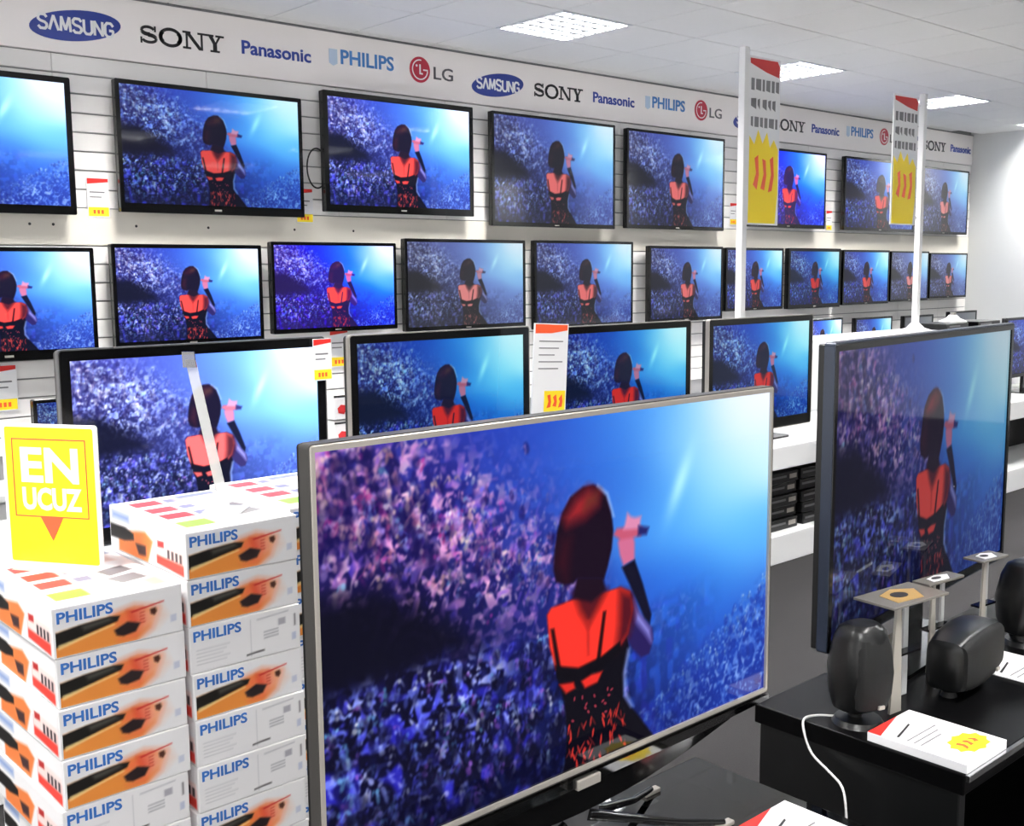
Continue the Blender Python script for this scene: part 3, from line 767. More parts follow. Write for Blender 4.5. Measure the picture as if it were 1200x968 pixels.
# ------------------------------------------------------------------ price tags
def tag_thing(label, loc, w, h, rz=0.0, rx=0.0, ry=0.0, style='tag', thick=.003, group=None, name='price_tag', cat='price tag'):
    """card facing -Y, bottom-left at the origin corner centre (x centred, z up)"""
    t = thing(name, label, cat, loc, rz, group, rx, ry)
    MB().bbox(-w/2, w/2, 0, thick, 0, h, min(.001, thick*.3)).build('card', 'card_white', t)
    F = -.0007
    def dec(nm, pts, m, y=F): return MB().prism([(p[0]*w - w/2, p[1]*h) for p in pts], y, -.00005).build(nm, m, t)
    if style == 'tag':
        dec('red_band', [(.03, .84), (.97, .90), (.97, .985), (.03, .985)], 'red')
        dec('text_line', [(.12, .62), (.8, .62), (.8, .655), (.12, .655)], 'ink_grey'); dec('text_line', [(.12, .50), (.65, .50), (.65, .53), (.12, .53)], 'ink_grey')
        dec('price_patch', [(.04, .03), (.96, .03), (.96, .26), (.04, .26)], 'yellow')
        for k in range(3): dec('price_mark', [(.25 + k*.18, .09), (.36 + k*.18, .09), (.36 + k*.18, .19), (.25 + k*.18, .19)], 'orange_red', -.0011)
    elif style == 'card':
        dec('red_corner', [(0.004, .86), (.30, .92), (.68, .995), (.004, .995)], 'red')
        dec('text_line', [(.12, .72), (.56, .80), (.58, .825), (.12, .745)][::1], 'ink'); 
        for k in range(3): dec('text_line', [(.1, .62 - k*.07), (.78 - .1*k, .62 - k*.07), (.78 - .1*k, .635 - k*.07), (.1, .635 - k*.07)], 'ink_grey')
        burst = []
        for k in range(20):
            a = 2*math.pi*k/20; r = 1.0 if k % 2 else .84
            burst.append((.60 + .34*r*math.cos(a), .22 + .17*r*math.sin(a)))
        dec('price_burst', burst, 'yellow')
        for k in range(3): dec('price_mark', [(.40 + k*.13, .15 + .02*k), (.47 + k*.13, .17), (.50 + k*.13, .22 + .03*(k % 2)), (.47 + k*.13, .29 - .02*k), (.41 + k*.13, .27), (.44 + k*.13, .22)], 'orange_red', -.0011)
    elif style == 'tall':
        dec('red_band', [(.03, .89), (.5, .895), (.97, .93), (.97, .99), (.03, .99)], 'orange_red')
        for k in range(5): dec('text_line', [(.15, .80 - k*.075), (.85 - (k % 3)*.12, .80 - k*.075), (.85 - (k % 3)*.12, .812 - k*.075), (.15, .812 - k*.075)], 'ink_grey')
        dec('price_patch', [(.35, .03), (.97, .03), (.97, .26), (.35, .26)], 'yellow')
        for k in range(3): dec('price_mark', [(.43 + k*.17, .07 + .02*(k % 2)), (.54 + k*.17, .08), (.56 + k*.17, .14), (.53 + k*.17, .22), (.44 + k*.17, .21 - .02*k), (.48 + k*.17, .14)], 'orange_red', -.0011)
    elif style == 'post':
        dec('red_wedge', [(.05, .955), (.55, .915), (.95, .895), (.97, .96), (.9, .99), (.04, .985)], 'red_dark')
        for r, (z0_, z1_) in enumerate(((.80, .87), (.69, .755), (.585, .645))):
            x_ = .08; kk = 0
            while x_ < (.90, .80, .86)[r]:
                wd = (.10, .16, .07, .13, .09)[(kk + r) % 5]
                if r == 1 and .3 < x_ < .42: x_ = .44
                cut = (0, .25, .1, .4)[(kk*2 + r) % 4]
                dec('text_mark', [(x_, z0_ + (z1_-z0_)*cut), (x_ + wd, z0_), (x_ + wd, z1_), (x_, z1_ - (z1_-z0_)*cut*.3)], 'ink_grey')
                x_ += wd + .045; kk += 1
        fl_ = [(.04, .01), (.9, .01), (.97, .2), (.96, .46), (.82, .52), (.7, .47), (.6, .56), (.46, .49), (.32, .57), (.2, .48), (.05, .53)]
        dec('price_flame', fl_, 'yellow')
        for k in range(3): dec('price_mark', [(.18 + k*.24, .24 - .02*k), (.30 + k*.24, .21), (.36 + k*.24, .30), (.33 + k*.24, .42 - .03*(k % 2)), (.22 + k*.24, .40), (.27 + k*.24, .31)], 'orange_red', -.0011)
    return t
YT = WALL_Y - .0260
tg = 'price tags on the slatwall'
tag_thing('price tag with red band on the slatwall left of the second top-row television', (2.345, YT, 1.967), .12, .21, group=tg)
tag_thing('price tag tucked under the right corner of the second top-row television', (3.625, YT, 1.967), .12, .21, group=tg)
tag_thing('small price tag on the slatwall left of the nearer post sign', (7.94, YT, 2.05), .10, .19, group=tg)
tag_thing('small price tag between the two top-row televisions behind the post signs', (9.45, YT, 2.03), .10, .19, group=tg)
tag_thing('price tag on the slatwall at the left picture edge below the lower row', (1.80, YT, .96), .13, .24, group=tg)
tag_thing('price tag on the slatwall between the first two island sets', (3.845, YT, 1.06), .14, .245, group=tg)
tag_thing('price tag on the slatwall seen between the third and fourth island sets', (7.30, YT, .98), .13, .2, group=tg)
# cable loop beside the third top-row set
cl = MB().tube([(3.70 + .07*math.cos(a)*1.0, WALL_Y - .06, 2.30 + .12*math.sin(a)) for a in np.linspace(-1.9, 4.9, 36)], .005, 6).build('cable_loop', 'cable_black', smooth=True)
cl['label'] = 'loop of black cable hanging left of the third top-row television'; cl['category'] = 'cable'

# ------------------------------------------------------------------ island gondola with the four middle sets
GX1 = 9.6
g = thing('display_gondola', 'long white island gondola carrying a row of televisions before the display wall', 'gondola', (0, 0, 0))
MB().bbox(.85, GX1, 3.50, 4.60, .548, .68, .006).build('deck', 'shelf_white', g)
MB().bbox(.87, GX1 - .02, 3.52, 4.58, 0.0, .164, .004).build('plinth', 'shelf_white', g)
MB().box(.87, GX1 - .02, 4.02, 4.06, .164, .548).build('centre_panel', 'black_matte', g)
for xx in (.87, 3.6, 6.55, GX1 - .05): MB().box(xx, xx + .03, 3.56, 4.02, .164, .548).build('divider', 'shelf_white', g)
rs = thing('shelf_riser', 'white riser block on the island gondola under the farther post', 'riser', (0, 0, .68))
MB().bbox(6.62, GX1, 4.06, 4.60, .0003, .488, .006).build('block', 'shelf_white', rs)
for xx in (7.36, 8.1, 8.85): MB().box(xx, xx + .004, 4.0590, 4.0602, .01, .478).build('panel_joint', 'ink_grey', rs)
isl = [
 (1.301, 2.333, .722, 1.404, 'screen_glare', .036, .060, 'black_gloss', 'dark_silver', 'large black-framed television behind the stacked boxes, very bright picture'),
 (2.453, 3.433, .735, 1.403, 'screen_teal', .034, .060, 'black_gloss', 'silver', 'silver-edged island television left of the tall white price card'),
 (3.555, 4.606, .735, 1.390, 'screen_teal', .034, .060, 'black_gloss', 'silver', 'silver-edged island television right of the tall white price card'),
 (4.765, 5.757, .735, 1.386, 'screen_teal', .034, .060, 'black_gloss', 'silver', 'silver-edged island television below the nearer white post'),
]
for (a, b, c, d, mt, bz, bb, fr_, tr_, lab) in isl:
    television(lab, (a+b)/2, 3.73, c, b-a, d-c, mt, bz, bb, mount='stand', base_z=.68, res='mid', group='televisions on the island gondola', frame=fr_, trim=tr_, depth=.07, radius=.012)
television('island television at the right picture edge beyond the big turned set', 8.82, 3.73, .81, .88, .465, 'screen_clear', .02, .03, mount='stand', base_z=.68, group='televisions on the island gondola')
tag_thing('tall white price card with orange top standing between two island televisions', (3.445, 3.615, 1.005), .215, .415, ry=.06, style='tall', thick=.006, name='price_card', cat='price card')
MB().box(-.004, .004, .0065, .012, -.325, .05).build('holder', 'acrylic', bpy.data.objects['price_card'])
tag_thing('white price tag with yellow mark hanging on the right edge of the large black-framed television', (2.315, 3.718, 1.235), .085, .165, style='tag', name='price_tag')
tag_thing('white leaning price card with yellow burst on the edge of the island shelf', (5.55, 3.425, .53), .20, .21, rx=math.radians(-14), style='card', name='price_card', cat='price card')
# dark players stored in the open bay
k = 0
for ci, xx in enumerate((4.98, 5.30, 5.62, 5.94)):
    for r in range(5):
        z = .1645 + r*.068
        t = thing('disc_player', ('black disc player in the island bay, %s column, %s' % (('leftmost', 'second', 'third', 'rightmost')[ci], ('lowest', 'second lowest', 'middle', 'second highest', 'topmost')[r])), 'disc player', (xx + random.uniform(-.01, .01), 3.60 + random.uniform(-.012, .012), z), 0, 'black disc players in the gondola bay')
        MB().bbox(-.14, .14, 0, .22, 0, .062, .004).build('case', 'black_satin', t)
        MB().box(-.12, .02, -.0015, .0005, .030, .042).build('disc_tray', 'dark_silver', t)
        MB().box(.05, .12, -.0015, .0005, .02, .046).build('display_window', 'silver', t)

# posts with hanging signs
def post(label, x, y, z0, z1, rad):
    t = thing('sign_post', label, 'sign post', (x, y, z0), 0, 'white sign posts')
    MB().bbox(-rad, rad, -rad, rad, .04, z1 - z0, .004).build('pole', 'white_metal', t)
    n = 20
    ring = lambda z, r: [(r*math.cos(2*math.pi*i/n), r*math.sin(2*math.pi*i/n), z) for i in range(n)]
    MB().loft([ring(0, .13), ring(.012, .13), ring(.03, .07), ring(.075, rad*1.15)]).build('foot', 'white_metal', t, smooth=True)
    return t
post('nearer and taller-looking white sign post behind the island sets', 5.80, 4.30, .68, 3.035, .024)
post('farther white sign post with a conical foot on the island riser', 8.05, 4.30, 1.168, 2.97, .023)
tag_thing('hanging sign with red wedge and yellow price flame on the nearer post', (6.02, 4.300, 1.945), .34, 1.05, style='post', thick=.008, name='post_sign', cat='sign')
tag_thing('hanging sign with red wedge and yellow price flame on the farther post', (7.80, 4.300, 1.985), .36, .95, style='post', thick=.008, name='post_sign', cat='sign')
for nm, dx in (('post_sign', -.195), ('post_sign.001', .226)):
    o = bpy.data.objects[nm]; hz = 1.02 if dx < 0 else .92
    MB().box(min(dx, 0), max(dx, 0), .0085, .0145, hz - .03, hz - .015).build('hanger_bar', 'white_metal', o)
    MB().box(min(dx, 0), max(dx, 0), .0085, .0145, .05, .065).build('hanger_bar', 'white_metal', o)
# flat objects lying on the riser
for k, (xx, w_, lab, m_) in enumerate(((8.55, .36, 'flat black player lying on the island riser right of the farther post', 'black_satin'), (9.1, .40, 'flat black player lying on the island riser at its far end', 'black_gloss'))):
    t = thing('flat_player', lab, 'disc player', (xx, 4.2, 1.168), 0, 'flat players on the riser')
    MB().bbox(-w_/2, w_/2, 0, .26, 0, .05, .005).build('case', m_, t)
    MB().box(-w_*.4, w_*.1, -.0015, .0005, .022, .034).build('disc_tray', 'dark_silver', t)
t = thing('stand_foot', 'small white conical display foot on top of the flat black player', 'display foot', (8.72, 4.33, 1.218))
ring = lambda z, r, n=20: [(r*math.cos(2*math.pi*i/n), r*math.sin(2*math.pi*i/n), z) for i in range(n)]
MB().loft([ring(0, .11), ring(.01, .11), ring(.03, .06), ring(.06, .03)]).build('cone', 'white_metal', t, smooth=True)
MB().cyl(0, 0, .06, .08, .022).build('socket', 'silver', t)

# ------------------------------------------------------------------ stacked cartons
BW, BD, BH = .300, .452, .1165
def carton_front(plain):
    W, H = 96, 38
    U, V = np.meshgrid((np.arange(W)+.5)/W, (np.arange(H)+.5)/H)
    A = .39
    img = np.ones((H, W, 3))*np.array([238, 237, 239])
    def pl(pts, col, soft=.006, a=1.0):
        nonlocal img
        m = poly_mask([(p[0], p[1]*A) for p in pts], U, V*A, soft)[..., None]*a
        img = img*(1-m) + np.array(col)*m
    if not plain:
        pl([(-.02, .50), (.46, .36), (.62, .28), (.80, .42), (.74, .78), (.62, 1.0), (-.02, 1.02)], (236, 146, 66), .02)
        pl([(.46, .36), (.62, .28), (.80, .42), (.74, .78), (.62, .98), (.5, .9)], (240, 120, 74), .06)
        pl([(.56, .34), (.68, .32), (.72, .6), (.6, .7)], (226, 72, 48), .03, .8)
        pl([(.62, .3), (.82, .35), (.86, .6), (.78, .8), (.68, .8)], (250, 196, 170), .06, .6)
        pl([(-.02, .50), (.18, .42), (.42, .37), (.50, .40), (.48, .50), (.30, .60), (.12, .72), (-.02, .80)], (26, 24, 22), .008)
        pl([(.20, .45), (.42, .39), (.44, .46), (.22, .55)], (92, 90, 84), .015, .7)
        pl([(.02, .74), (.3, .62), (.45, .54), (.46, .57), (.2, .72), (.02, .84)], (246, 216, 150), .008, .8)
        pl([(.45, .68), (.56, .56), (.66, .64), (.62, .80), (.52, .84), (.47, .8)], (42, 32, 34), .01)
        pl([(.58, .36), (.86, .27), (.86, .295), (.6, .40)], (206, 44, 40), .005, .9)
        for k in range(4): pl([(.66, .42+k*.07), (.7, .41+k*.07), (.7, .44+k*.07), (.66, .45+k*.07)], (196, 60, 44), .006, .7)
        pl([(.745, .40), (.79, .38), (.80, .46), (.78, .54), (.75, .50)], (74, 40, 30), .008)
        pl([(.91, .62), (.96, .61), (.96, .76), (.91, .77)], (206, 210, 226), .006)
    else:
        for k in range(5): pl([(.04, .50+k*.08), (.34-.03*(k % 3), .49+k*.08), (.34-.03*(k % 3), .51+k*.08), (.04, .52+k*.08)], (206, 206, 210), .006)
        pl([(.535, .1), (.54, .1), (.54, .95), (.535, .95)], (206, 206, 210), .005)
        pl([(.6, .12), (.9, .07), (.9, .10), (.6, .15)], (196, 196, 202), .006)
        pl([(.80, .22), (.87, .21), (.87, .36), (.80, .37)], (176, 174, 184), .006)
        for k in range(3): pl([(.66, .44+k*.07), (.80, .42+k*.07), (.80, .45+k*.07), (.66, .47+k*.07)], (176, 176, 182), .006)
        pl([(.955, .18), (.97, .18), (.97, .46), (.955, .46)], (120, 118, 122), .005)
        pl([(.49, .87), (.66, .84), (.66, .88), (.49, .91)], (84, 82, 84), .005)
        pl([(.93, .62), (.97, .61), (.97, .78), (.93, .79)], (196, 202, 222), .006)
    return np.clip(img, 0, 255)/255
def carton_side():
    W, H = 90, 30
    U, V = np.meshgrid((np.arange(W)+.5)/W, (np.arange(H)+.5)/H); A = .26
    img = np.ones((H, W, 3))*np.array([238, 237, 239])
    def pl(pts, col, soft=.006, a=1.0):
        nonlocal img
        m = poly_mask([(p[0], p[1]*A) for p in pts], U, V*A, soft)[..., None]*a
        img = img*(1-m) + np.array(col)*m
    # u=0 is the far end, u=1 the front corner
    pl([(.12, .52), (.50, .30), (.60, .45), (.52, .99), (.12, .99)], (236, 130, 70), .012)
    pl([(.0, .40), (.22, .38), (.34, .46), (.34, .60), (.2, .70), (.0, .72)], (28, 26, 26), .008)
    pl([(.36, .66), (.5, .62), (.5, .86), (.4, .88)], (66, 44, 46), .01)
    pl([(.64, .48), (.98, .50), (.98, .96), (.64, .90)], (236, 70, 60), .006)
    pl([(.64, .36), (.98, .38), (.98, .72), (.64, .70)], (244, 222, 218), .01)
    pl([(.66, .38), (.74, .36), (.74, .5), (.66, .52)], (190, 50, 50), .006)
    for k in range(4): pl([(.78+k*.05, .50), (.81+k*.05, .50), (.81+k*.05, .70), (.78+k*.05, .70)], (60, 50, 56), .006)
    pl([(.04, .08), (.28, .08), (.28, .24), (.04, .24)], (120, 150, 210), .02, .8)
    return np.clip(img, 0, 255)/255
def carton_top():
    W, H = 60, 90
    U, V = np.meshgrid((np.arange(W)+.5)/W, (np.arange(H)+.5)/H); A = 1.5
    img = np.ones((H, W, 3))*np.array([240, 239, 240])
    def pl(pts, col, soft=.01, a=1.0):
        nonlocal img
        m = poly_mask([(p[0], p[1]*A) for p in pts], U, V*A, soft)[..., None]*a
        img = img*(1-m) + np.array(col)*m
    # v=0 far end, v=1 front edge
    for k, y in enumerate((.08, .30, .50)):
        pl([(.10, y), (.36, y), (.36, y+.14), (.10, y+.14)], (220, 58, 66)); pl([(.40, y+.02), (.54, y+.02), (.54, y+.12), (.40, y+.12)], (110, 110, 140))
    pl([(.08, .74), (.36, .74), (.36, .90), (.08, .90)], (130, 206, 70))
    pl([(.62, .48), (.86, .44), (.9, .56), (.66, .62)], (110, 104, 106)); pl([(.6, .66), (.86, .62), (.9, .76), (.66, .8)], (120, 116, 118))
    pl([(.5, .12), (.9, .1), (.9, .3), (.5, .32)], (226, 186, 170), .03, .7); pl([(.55, .05), (.95, .04), (.95, .12), (.55, .14)], (80, 90, 120), .02, .8)
    pl([(.78, .8), (.95, .78), (.95, .95), (.8, .95)], (248, 224, 160), .03)
    return np.clip(img, 0, 255)/255
me_front = {False: print_mesh('front_print', carton_front(False), 'printed_card'), True: print_mesh('front_print', carton_front(True), 'printed_card')}
me_side = print_mesh('side_print', carton_side(), 'printed_card')
me_top = print_mesh('top_print', carton_top(), 'printed_card')
me_body = MB().bbox(-BW/2, BW/2, 0, BD, 0.0005, BH - .0005, .0025).mesh('body', 'carton')
me_ph = text_mesh('PHILIPS', .125, .026, .0012, 'print_blue', bold=.024)
me_flap = MB().box(-BW/2 + .002, BW/2 - .002, -.0003, .0001, BH - .0035, BH - .0025).mesh('flap_seam', 'ink_grey')
ordinal = ['topmost', 'second from the top', 'third from the top', 'fourth from the top', 'fifth from the top', 'sixth from the top', 'seventh from the top', 'eighth from the top', 'lowest']
stacks = [('stack under the yellow sign', .938, 2.400, 8, [0, 0, 0, 0, 1, 1, 0, 1]),
          ('taller stack beside the big television', 1.2535, 2.400, 9, [0, 0, 1, 0, 1, 1, 0, 0, 1]),
          ('stack hidden behind the big television', 1.575, 2.47, 9, [0, 0, 0, 1, 0, 0, 1, 0, 0])]
for si, (sname, cx, y0, n, kinds) in enumerate(stacks):
    for r in range(n):
        plain = bool(kinds[r]); zi = (n - 1 - r)*BH
        kind = 'plain-ended white carton' if plain else 'orange-print white carton'
        t = thing('product_carton', '%s, %s in the %s' % (kind, ordinal[r] if r < n - 1 else 'lowest', sname), 'box',
                  (cx + (random.uniform(-.006, .006) if r else 0), y0 + random.uniform(-.005, .005), zi), math.radians(random.uniform(-.7, .7)), 'stacked white cartons')
        bod = obj('body', me_body, t)
        f_ = obj('front_print', me_front[plain], bod, (0, -.0006, .004)); f_.scale = (BW - .012, 1, BH - .008)
        s_ = obj('side_print', me_side, bod, (-BW/2 - .0006, BD/2, .004)); s_.scale = (BD - .012, 1, BH - .008); s_.rotation_euler = (0, 0, -math.pi/2)
        if r == 0:
            p_ = obj('top_print', me_top, bod, (0, .006, BH + .0004)); p_.scale = (BW - .012, 1, BD - .012); p_.rotation_euler = (-math.pi/2, 0, 0)
        o = obj('lettering', me_ph, bod, (-BW/2 + .010, -.0008, BH*.68)); o['label'] = 'blue maker name in capitals'

# the yellow EN UCUZ sign on the left stack
ang = math.atan2(2.64 - 2.86, .995 - .85)
t = thing('shelf_sign', 'yellow EN UCUZ sign with red pointer standing on the left carton stack', 'sign', ((.85 + .995)/2, 2.75, 8*BH + .001), ang)
SW, SHT = .272, .358
MB().prism(rrect(-SW/2, SW/2, 0, SHT, .008), 0, .006).build('border', 'card_white', t)
MB().prism(rrect(-SW/2 + .010, SW/2 - .010, .010, SHT - .008, .006), -.0012, -.0001).build('yellow_panel', 'sign_yellow', t)
def frame_outline(b, x0, x1, z0, z1, w, y0, y1):
    b.box(x0, x1, y0, y1, z0, z0 + w).box(x0, x1, y0, y1, z1 - w, z1).box(x0, x0 + w, y0, y1, z0 + w, z1 - w).box(x1 - w, x1, y0, y1, z0 + w, z1 - w); return b
frame_outline(MB(), -.107, .105, .125, .322, .003, -.0020, -.0012).build('red_outline', 'orange_red', t)
MB().prism([(-.034, .125), (-.002, .066), (.030, .125)], -.0022, -.0012).build('red_pointer', 'orange_red', t)
obj('lettering', text_mesh('EN', .165, .088, .0010, 'card_white', bold=.03), t, (-.083, -.0012, .212))
obj('lettering', text_mesh('UCUZ', .170, .058, .0010, 'card_white', bold=.035), t, (-.083, -.0012, .142))
MB().bbox(-.09, .09, -.05, .05, -.0008, .0012, .0005).build('foot', 'acrylic', t)
# clear leaning sign holder on the taller stack
t = thing('acrylic_holder', 'clear acrylic sign holder leaning on top of the taller carton stack', 'sign holder', (1.29, 2.56, 9*BH + .001), math.radians(-45))
MB().prism([(-.013, 0), (.013, 0), (-.062, .39), (-.088, .39)], .0, .005).build('stem', 'acrylic', t)
MB().bbox(-.05, .05, -.035, .05, 0, .004, .001).build('foot', 'acrylic', t)
MB().prism([(-.092, .37), (-.058, .37), (-.062, .41), (-.094, .41)], -.006, 0).build('clip', 'acrylic_dark', t)

# ------------------------------------------------------------------ front display: big set on the glass table
TBZ = .62
t = thing('glass_table', 'smoked glass television table with black uprights in the right foreground', 'table', (0, 0, 0))
MB().bbox(.74, 1.775, .86, 1.412, TBZ - .010, TBZ, .002).build('glass_top', 'smoked_glass', t)
MB().bbox(.80, 1.74, .92, 1.38, .27, .28, .002).build('glass_shelf', 'smoked_glass', t)
for (xx, yy) in ((.78, .92), (1.66, .92), (.78, 1.30), (1.66, 1.30)):
    MB().bbox(xx, xx + .075, yy, yy + .07, 0, TBZ - .0105, .006).build('upright', 'black_gloss', t)
MB().bbox(.80, 1.73, 1.34, 1.365, .05, .56, .004).build('back_panel', 'black_satin', t)

big = television('largest television in the foreground, thin silver frame on the glass table', 1.2775, 1.25, .805, 1.047, .62, 'screen_vivid', .008, .009, .010,
                 depth=.035, mount='none', base_z=TBZ, res='hi', frame='silver', trim='tv_side', logo=False, radius=.005, rz=0)
MB().prism([(-.522, .1805), (.522, .1805), (.522, .171), (.30, .163), (-.30, .163), (-.522, .171)][::-1], -.004, .012).build('clear_lip', 'acrylic_dark', big)
MB().bbox(-.028, .028, -.008, .006, .158, .176, .002).build('lip_badge', 'silver', big)
# four-legged stand
MB().bbox(-.06, .06, .025, .050, .06, .30, .006).build('stand_neck', 'dark_silver', big)
for sx in (-1, 1):
    for sy in (-1, 1):
        p = [(sx*.03, .035 + sy*.008, .085), (sx*.10, .035 + sy*.022, .060), (sx*.22, .028 + sy*.06, .024), (sx*.30, .025 + sy*.09, .009)]
        MB().tube(p, [.011, .009, .007, .006], 10).build('stand_leg', 'black_gloss', big, smooth=True)
        MB().bbox(sx*.30 - .022, sx*.30 + .022, .017 + sy*.09, .033 + sy*.09, 0.0, .0085, .002).build('stand_foot', 'silver', big)
# moulded plastic hood under the lip
n = 14
rings = []
for k in range(n + 1):
    a = -0.40 + .80*k/n
    dzz = .05*(1 - (a/.40)**2)
    rings.append([(a, .000, .1625), (a, .034, .1625), (a, .030, .157 - dzz*.6), (a, .010, .155 - dzz)])
MB().loft(rings).build('stand_shroud', 'black_gloss', big, smooth=True)

# black bench with the turned set, speakers and cards
BZ = .64
t = thing('tv_bench', 'glossy black television bench with a bright metal front edge', 'bench', (0, 0, 0))
MB().bbox(2.066, 3.70, .962, 1.470, BZ - .045, BZ, .003).build('top', 'bench_black', t)
MB().bbox(2.075, 2.105, .975, 1.460, 0, BZ - .0455, .003).build('side_panel', 'black_satin', t)
MB().bbox(3.66, 3.69, .975, 1.460, 0, BZ - .0455, .003).build('side_panel', 'black_satin', t)
MB().box(2.106, 3.659, 1.43, 1.455, .05, BZ - .0455).build('back_panel', 'black_matte', t)
MB().box(2.106, 3.659, .99, 1.429, .27, .295).build('shelf', 'black_gloss', t)
MB().bbox(2.070, 3.695, .952, .9618, BZ - .014, BZ - .0004, .001).build('metal_edge', 'chrome', t)
FA = math.radians(5.5)
turned = television('big dark-framed television turned slightly on the black bench at the right', 2.127 + .565*math.cos(FA), 1.318 + .565*math.sin(FA), .788, 1.13, .70, 'screen_dim', .016, .022, .016,
                    depth=.05, mount='stand', base_z=BZ, rz=FA, res='warm', frame='black_gloss', trim='steel_blue', radius=.005)

def superring(cx, cy, z, rx, ry, e=2.6, n=28):
    pts = []
    for i in range(n):
        a = 2*math.pi*i/n; c, s = math.cos(a), math.sin(a)
        pts.append((cx + rx*math.copysign(abs(c)**(2/e), c), cy + ry*math.copysign(abs(s)**(2/e), s), z))
    return pts
# satellite speaker
t = thing('satellite_speaker', 'upright rounded black satellite speaker on a round foot at the bench corner', 'speaker', (2.15, 1.25, BZ), math.radians(-18))
MB().cyl(0, 0, 0, .012, .058, .050, 28).build('foot', 'black_satin', t, smooth=True)
MB().cyl(0, .01, .012, .035, .016).build('neck', 'black_satin', t)
prof = [(.025, .030, .028, .01), (.035, .050, .045, .008), (.07, .058, .060, .004), (.13, .064, .068, .0), (.19, .056, .058, -.002), (.22, .048, .046, -.004), (.232, .034, .03, -.006)]
MB().loft([superring(0, oy, z, rx, ry) for z, rx, ry, oy in prof]).build('cabinet', 'black_satin', t, smooth=True)
MB().loft([superring(0, -.040 + oy*.5, z, rx, ry) for z, rx, ry, oy in [(.048, .040, .018, 0), (.08, .048, .028, 0), (.13, .050, .033, 0), (.18, .046, .025, 0), (.205, .038, .014, 0)]]).build('grille', 'grille', t, smooth=True)
MB().box(-.008, .008, -.0745, -.07, .055, .063).build('badge', 'silver', t)
# centre speaker
t = thing('centre_speaker', 'wide rounded black centre speaker lying on the bench beside the satellite speaker', 'speaker', (2.535, 1.195, BZ), math.radians(6))
def xring(x, r_y, r_z, zc, e=4.5, n=28):
    pts = []
    for i in range(n):
        a = 2*math.pi*i/n; c, s = math.cos(a), math.sin(a)
        pts.append((x, r_y*math.copysign(abs(c)**(2/e), c), zc + r_z*math.copysign(abs(s)**(2/e), s)))
    return pts
cs = [(-.130, .034, .050), (-.124, .044, .060), (-.07, .050, .072), (0, .052, .077), (.07, .050, .072), (.124, .044, .060), (.130, .034, .050)]
MB().loft([xring(x_, a, b, .082) for x_, a, b in cs]).build('cabinet', 'black_satin', t, smooth=True)
MB().loft([[(p[0], p[1] - .022, p[2]) for p in xring(x_, a*.72, b*.9, .082)] for x_, a, b in cs[1:-1]]).build('grille', 'grille', t, smooth=True)
for xx in (-.09, .09): MB().cyl(xx, 0, 0, .012, .02, .016).build('foot', 'black_matte', t)
MB().box(.05, .068, -.0645, -.06, .035, .043).build('badge', 'silver', t)
# third speaker at the picture edge
t = thing('satellite_speaker', 'rounded black satellite speaker cut off by the right picture edge', 'speaker', (2.95, 1.225, BZ), math.radians(-10))
MB().cyl(0, 0, 0, .012, .058, .050, 28).build('foot', 'black_satin', t, smooth=True)
MB().loft([superring(0, oy, z, rx*1.15, ry*1.1) for z, rx, ry, oy in [(.010, .03, .028, 0)] + prof]).build('cabinet', 'black_satin', t, smooth=True)
MB().loft([superring(0, -.048, z, rx*1.1, ry) for z, rx, ry in [(.048, .040, .018), (.08, .048, .028), (.13, .050, .033), (.18, .046, .025), (.205, .038, .014)]]).build('grille', 'grille', t, smooth=True)

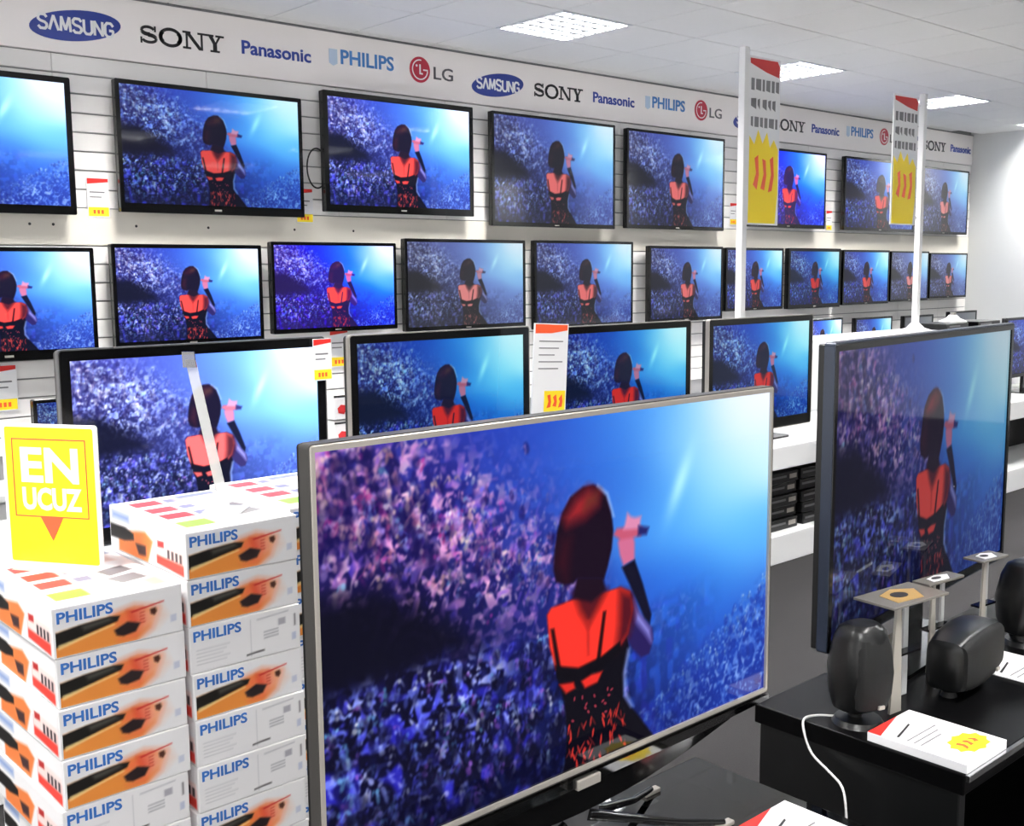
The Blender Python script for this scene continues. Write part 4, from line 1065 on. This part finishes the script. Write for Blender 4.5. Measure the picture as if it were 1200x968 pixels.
# acrylic risers with small printed plates
def riser(label, x, y, h, w, d, rz, plate):
    t = thing('acrylic_riser', label, 'display stand', (x, y, BZ), rz, 'acrylic risers on the bench')
    MB().bbox(-w/2, w/2, -d/2, d/2, h - .006, h, .0012).build('plate', 'plate_grey', t)
    MB().prism([(-w*.36, 0), (-w*.16, 0), (-w*.22, h - .0062), (-w*.30, h - .0062)], -d*.30, -d*.30 + .006).build('leg', 'frosted', t)
    MB().prism([(w*.22, 0), (w*.32, 0), (w*.30, h - .0062), (w*.22, h - .0062)], d*.2, d*.2 + .006).build('leg', 'acrylic', t)
    MB().box(-w*.36, w*.32, -.012, .012, h*.45, h*.45 + .005).build('cross_bar', 'black_gloss', t)
    MB().prismz([(-w*.30, -d*.32), (w*.12, -d*.38), (w*.30, d*.1), (w*.05, d*.36), (-w*.25, d*.2)], h + .0001, h + .0012).build('printed_plate', plate, t)
    MB().prismz(ell(-.01, 0, w*.12, d*.16, n=14), h + .0012, h + .0020).build('plate_mark', 'ink', t)
    return t
riser('clear acrylic riser with a gold printed plate above the satellite speaker', 2.315, 1.245, .262, .21, .11, math.radians(-6), 'brass_print')
riser('clear acrylic riser with a pale plate behind the centre speaker', 2.60, 1.300, .235, .15, .05, math.radians(-6), 'paper_edge')
riser('clear acrylic riser farthest right, beside the cut-off speaker', 2.86, 1.30, .245, .12, .06, math.radians(-6), 'paper_edge')

# cards lying flat
def flat_card(label, x, y, z, w, d, thick, rz=0):
    return tag_thing(label, (x, y, z + thick), w, d, rz=rz, rx=-math.pi/2, style='card', thick=thick, name='price_card', cat='price card')
flat_card('thick pile of price cards with yellow burst lying on the bench corner', 2.162, .960, BZ + .0005, .178, .222, .020)
flat_card('price card with red corner lying on the bench at the right picture edge', 2.745, .985, BZ + .0005, .185, .245, .003)
flat_card('price card with red corner lying on the smoked glass at the bottom picture edge', 1.668, .925, TBZ + .0005, .150, .240, .003)
# white cable
pts = [(2.13, 1.30, BZ + .004), (2.10, 1.325, BZ + .006), (2.066, 1.335, BZ + .004), (2.052, 1.325, BZ - .02), (2.046, 1.30, BZ - .06), (2.04, 1.25, BZ - .085), (2.025, 1.21, BZ - .10), (2.01, 1.19, BZ - .14), (2.005, 1.185, BZ - .22), (2.0, 1.2, BZ - .34)]
fine = []
for i in range(len(pts) - 1):
    a, b = Vector(pts[i]), Vector(pts[i+1]); p0 = Vector(pts[max(i-1, 0)]); p3 = Vector(pts[min(i+2, len(pts)-1)])
    for s in range(4):
        u_ = s/4
        fine.append(tuple(0.5*((2*a) + (b - p0)*u_ + (2*p0 - 5*a + 4*b - p3)*u_**2 + (3*a - p0 - 3*b + p3)*u_**3)))
fine.append(pts[-1])
cb = MB().tube(fine, .0028, 6).build('speaker_cable', 'cable_white', smooth=True)
cb['label'] = 'thin white cable curling from the satellite speaker over the bench side'; cb['category'] = 'cable'
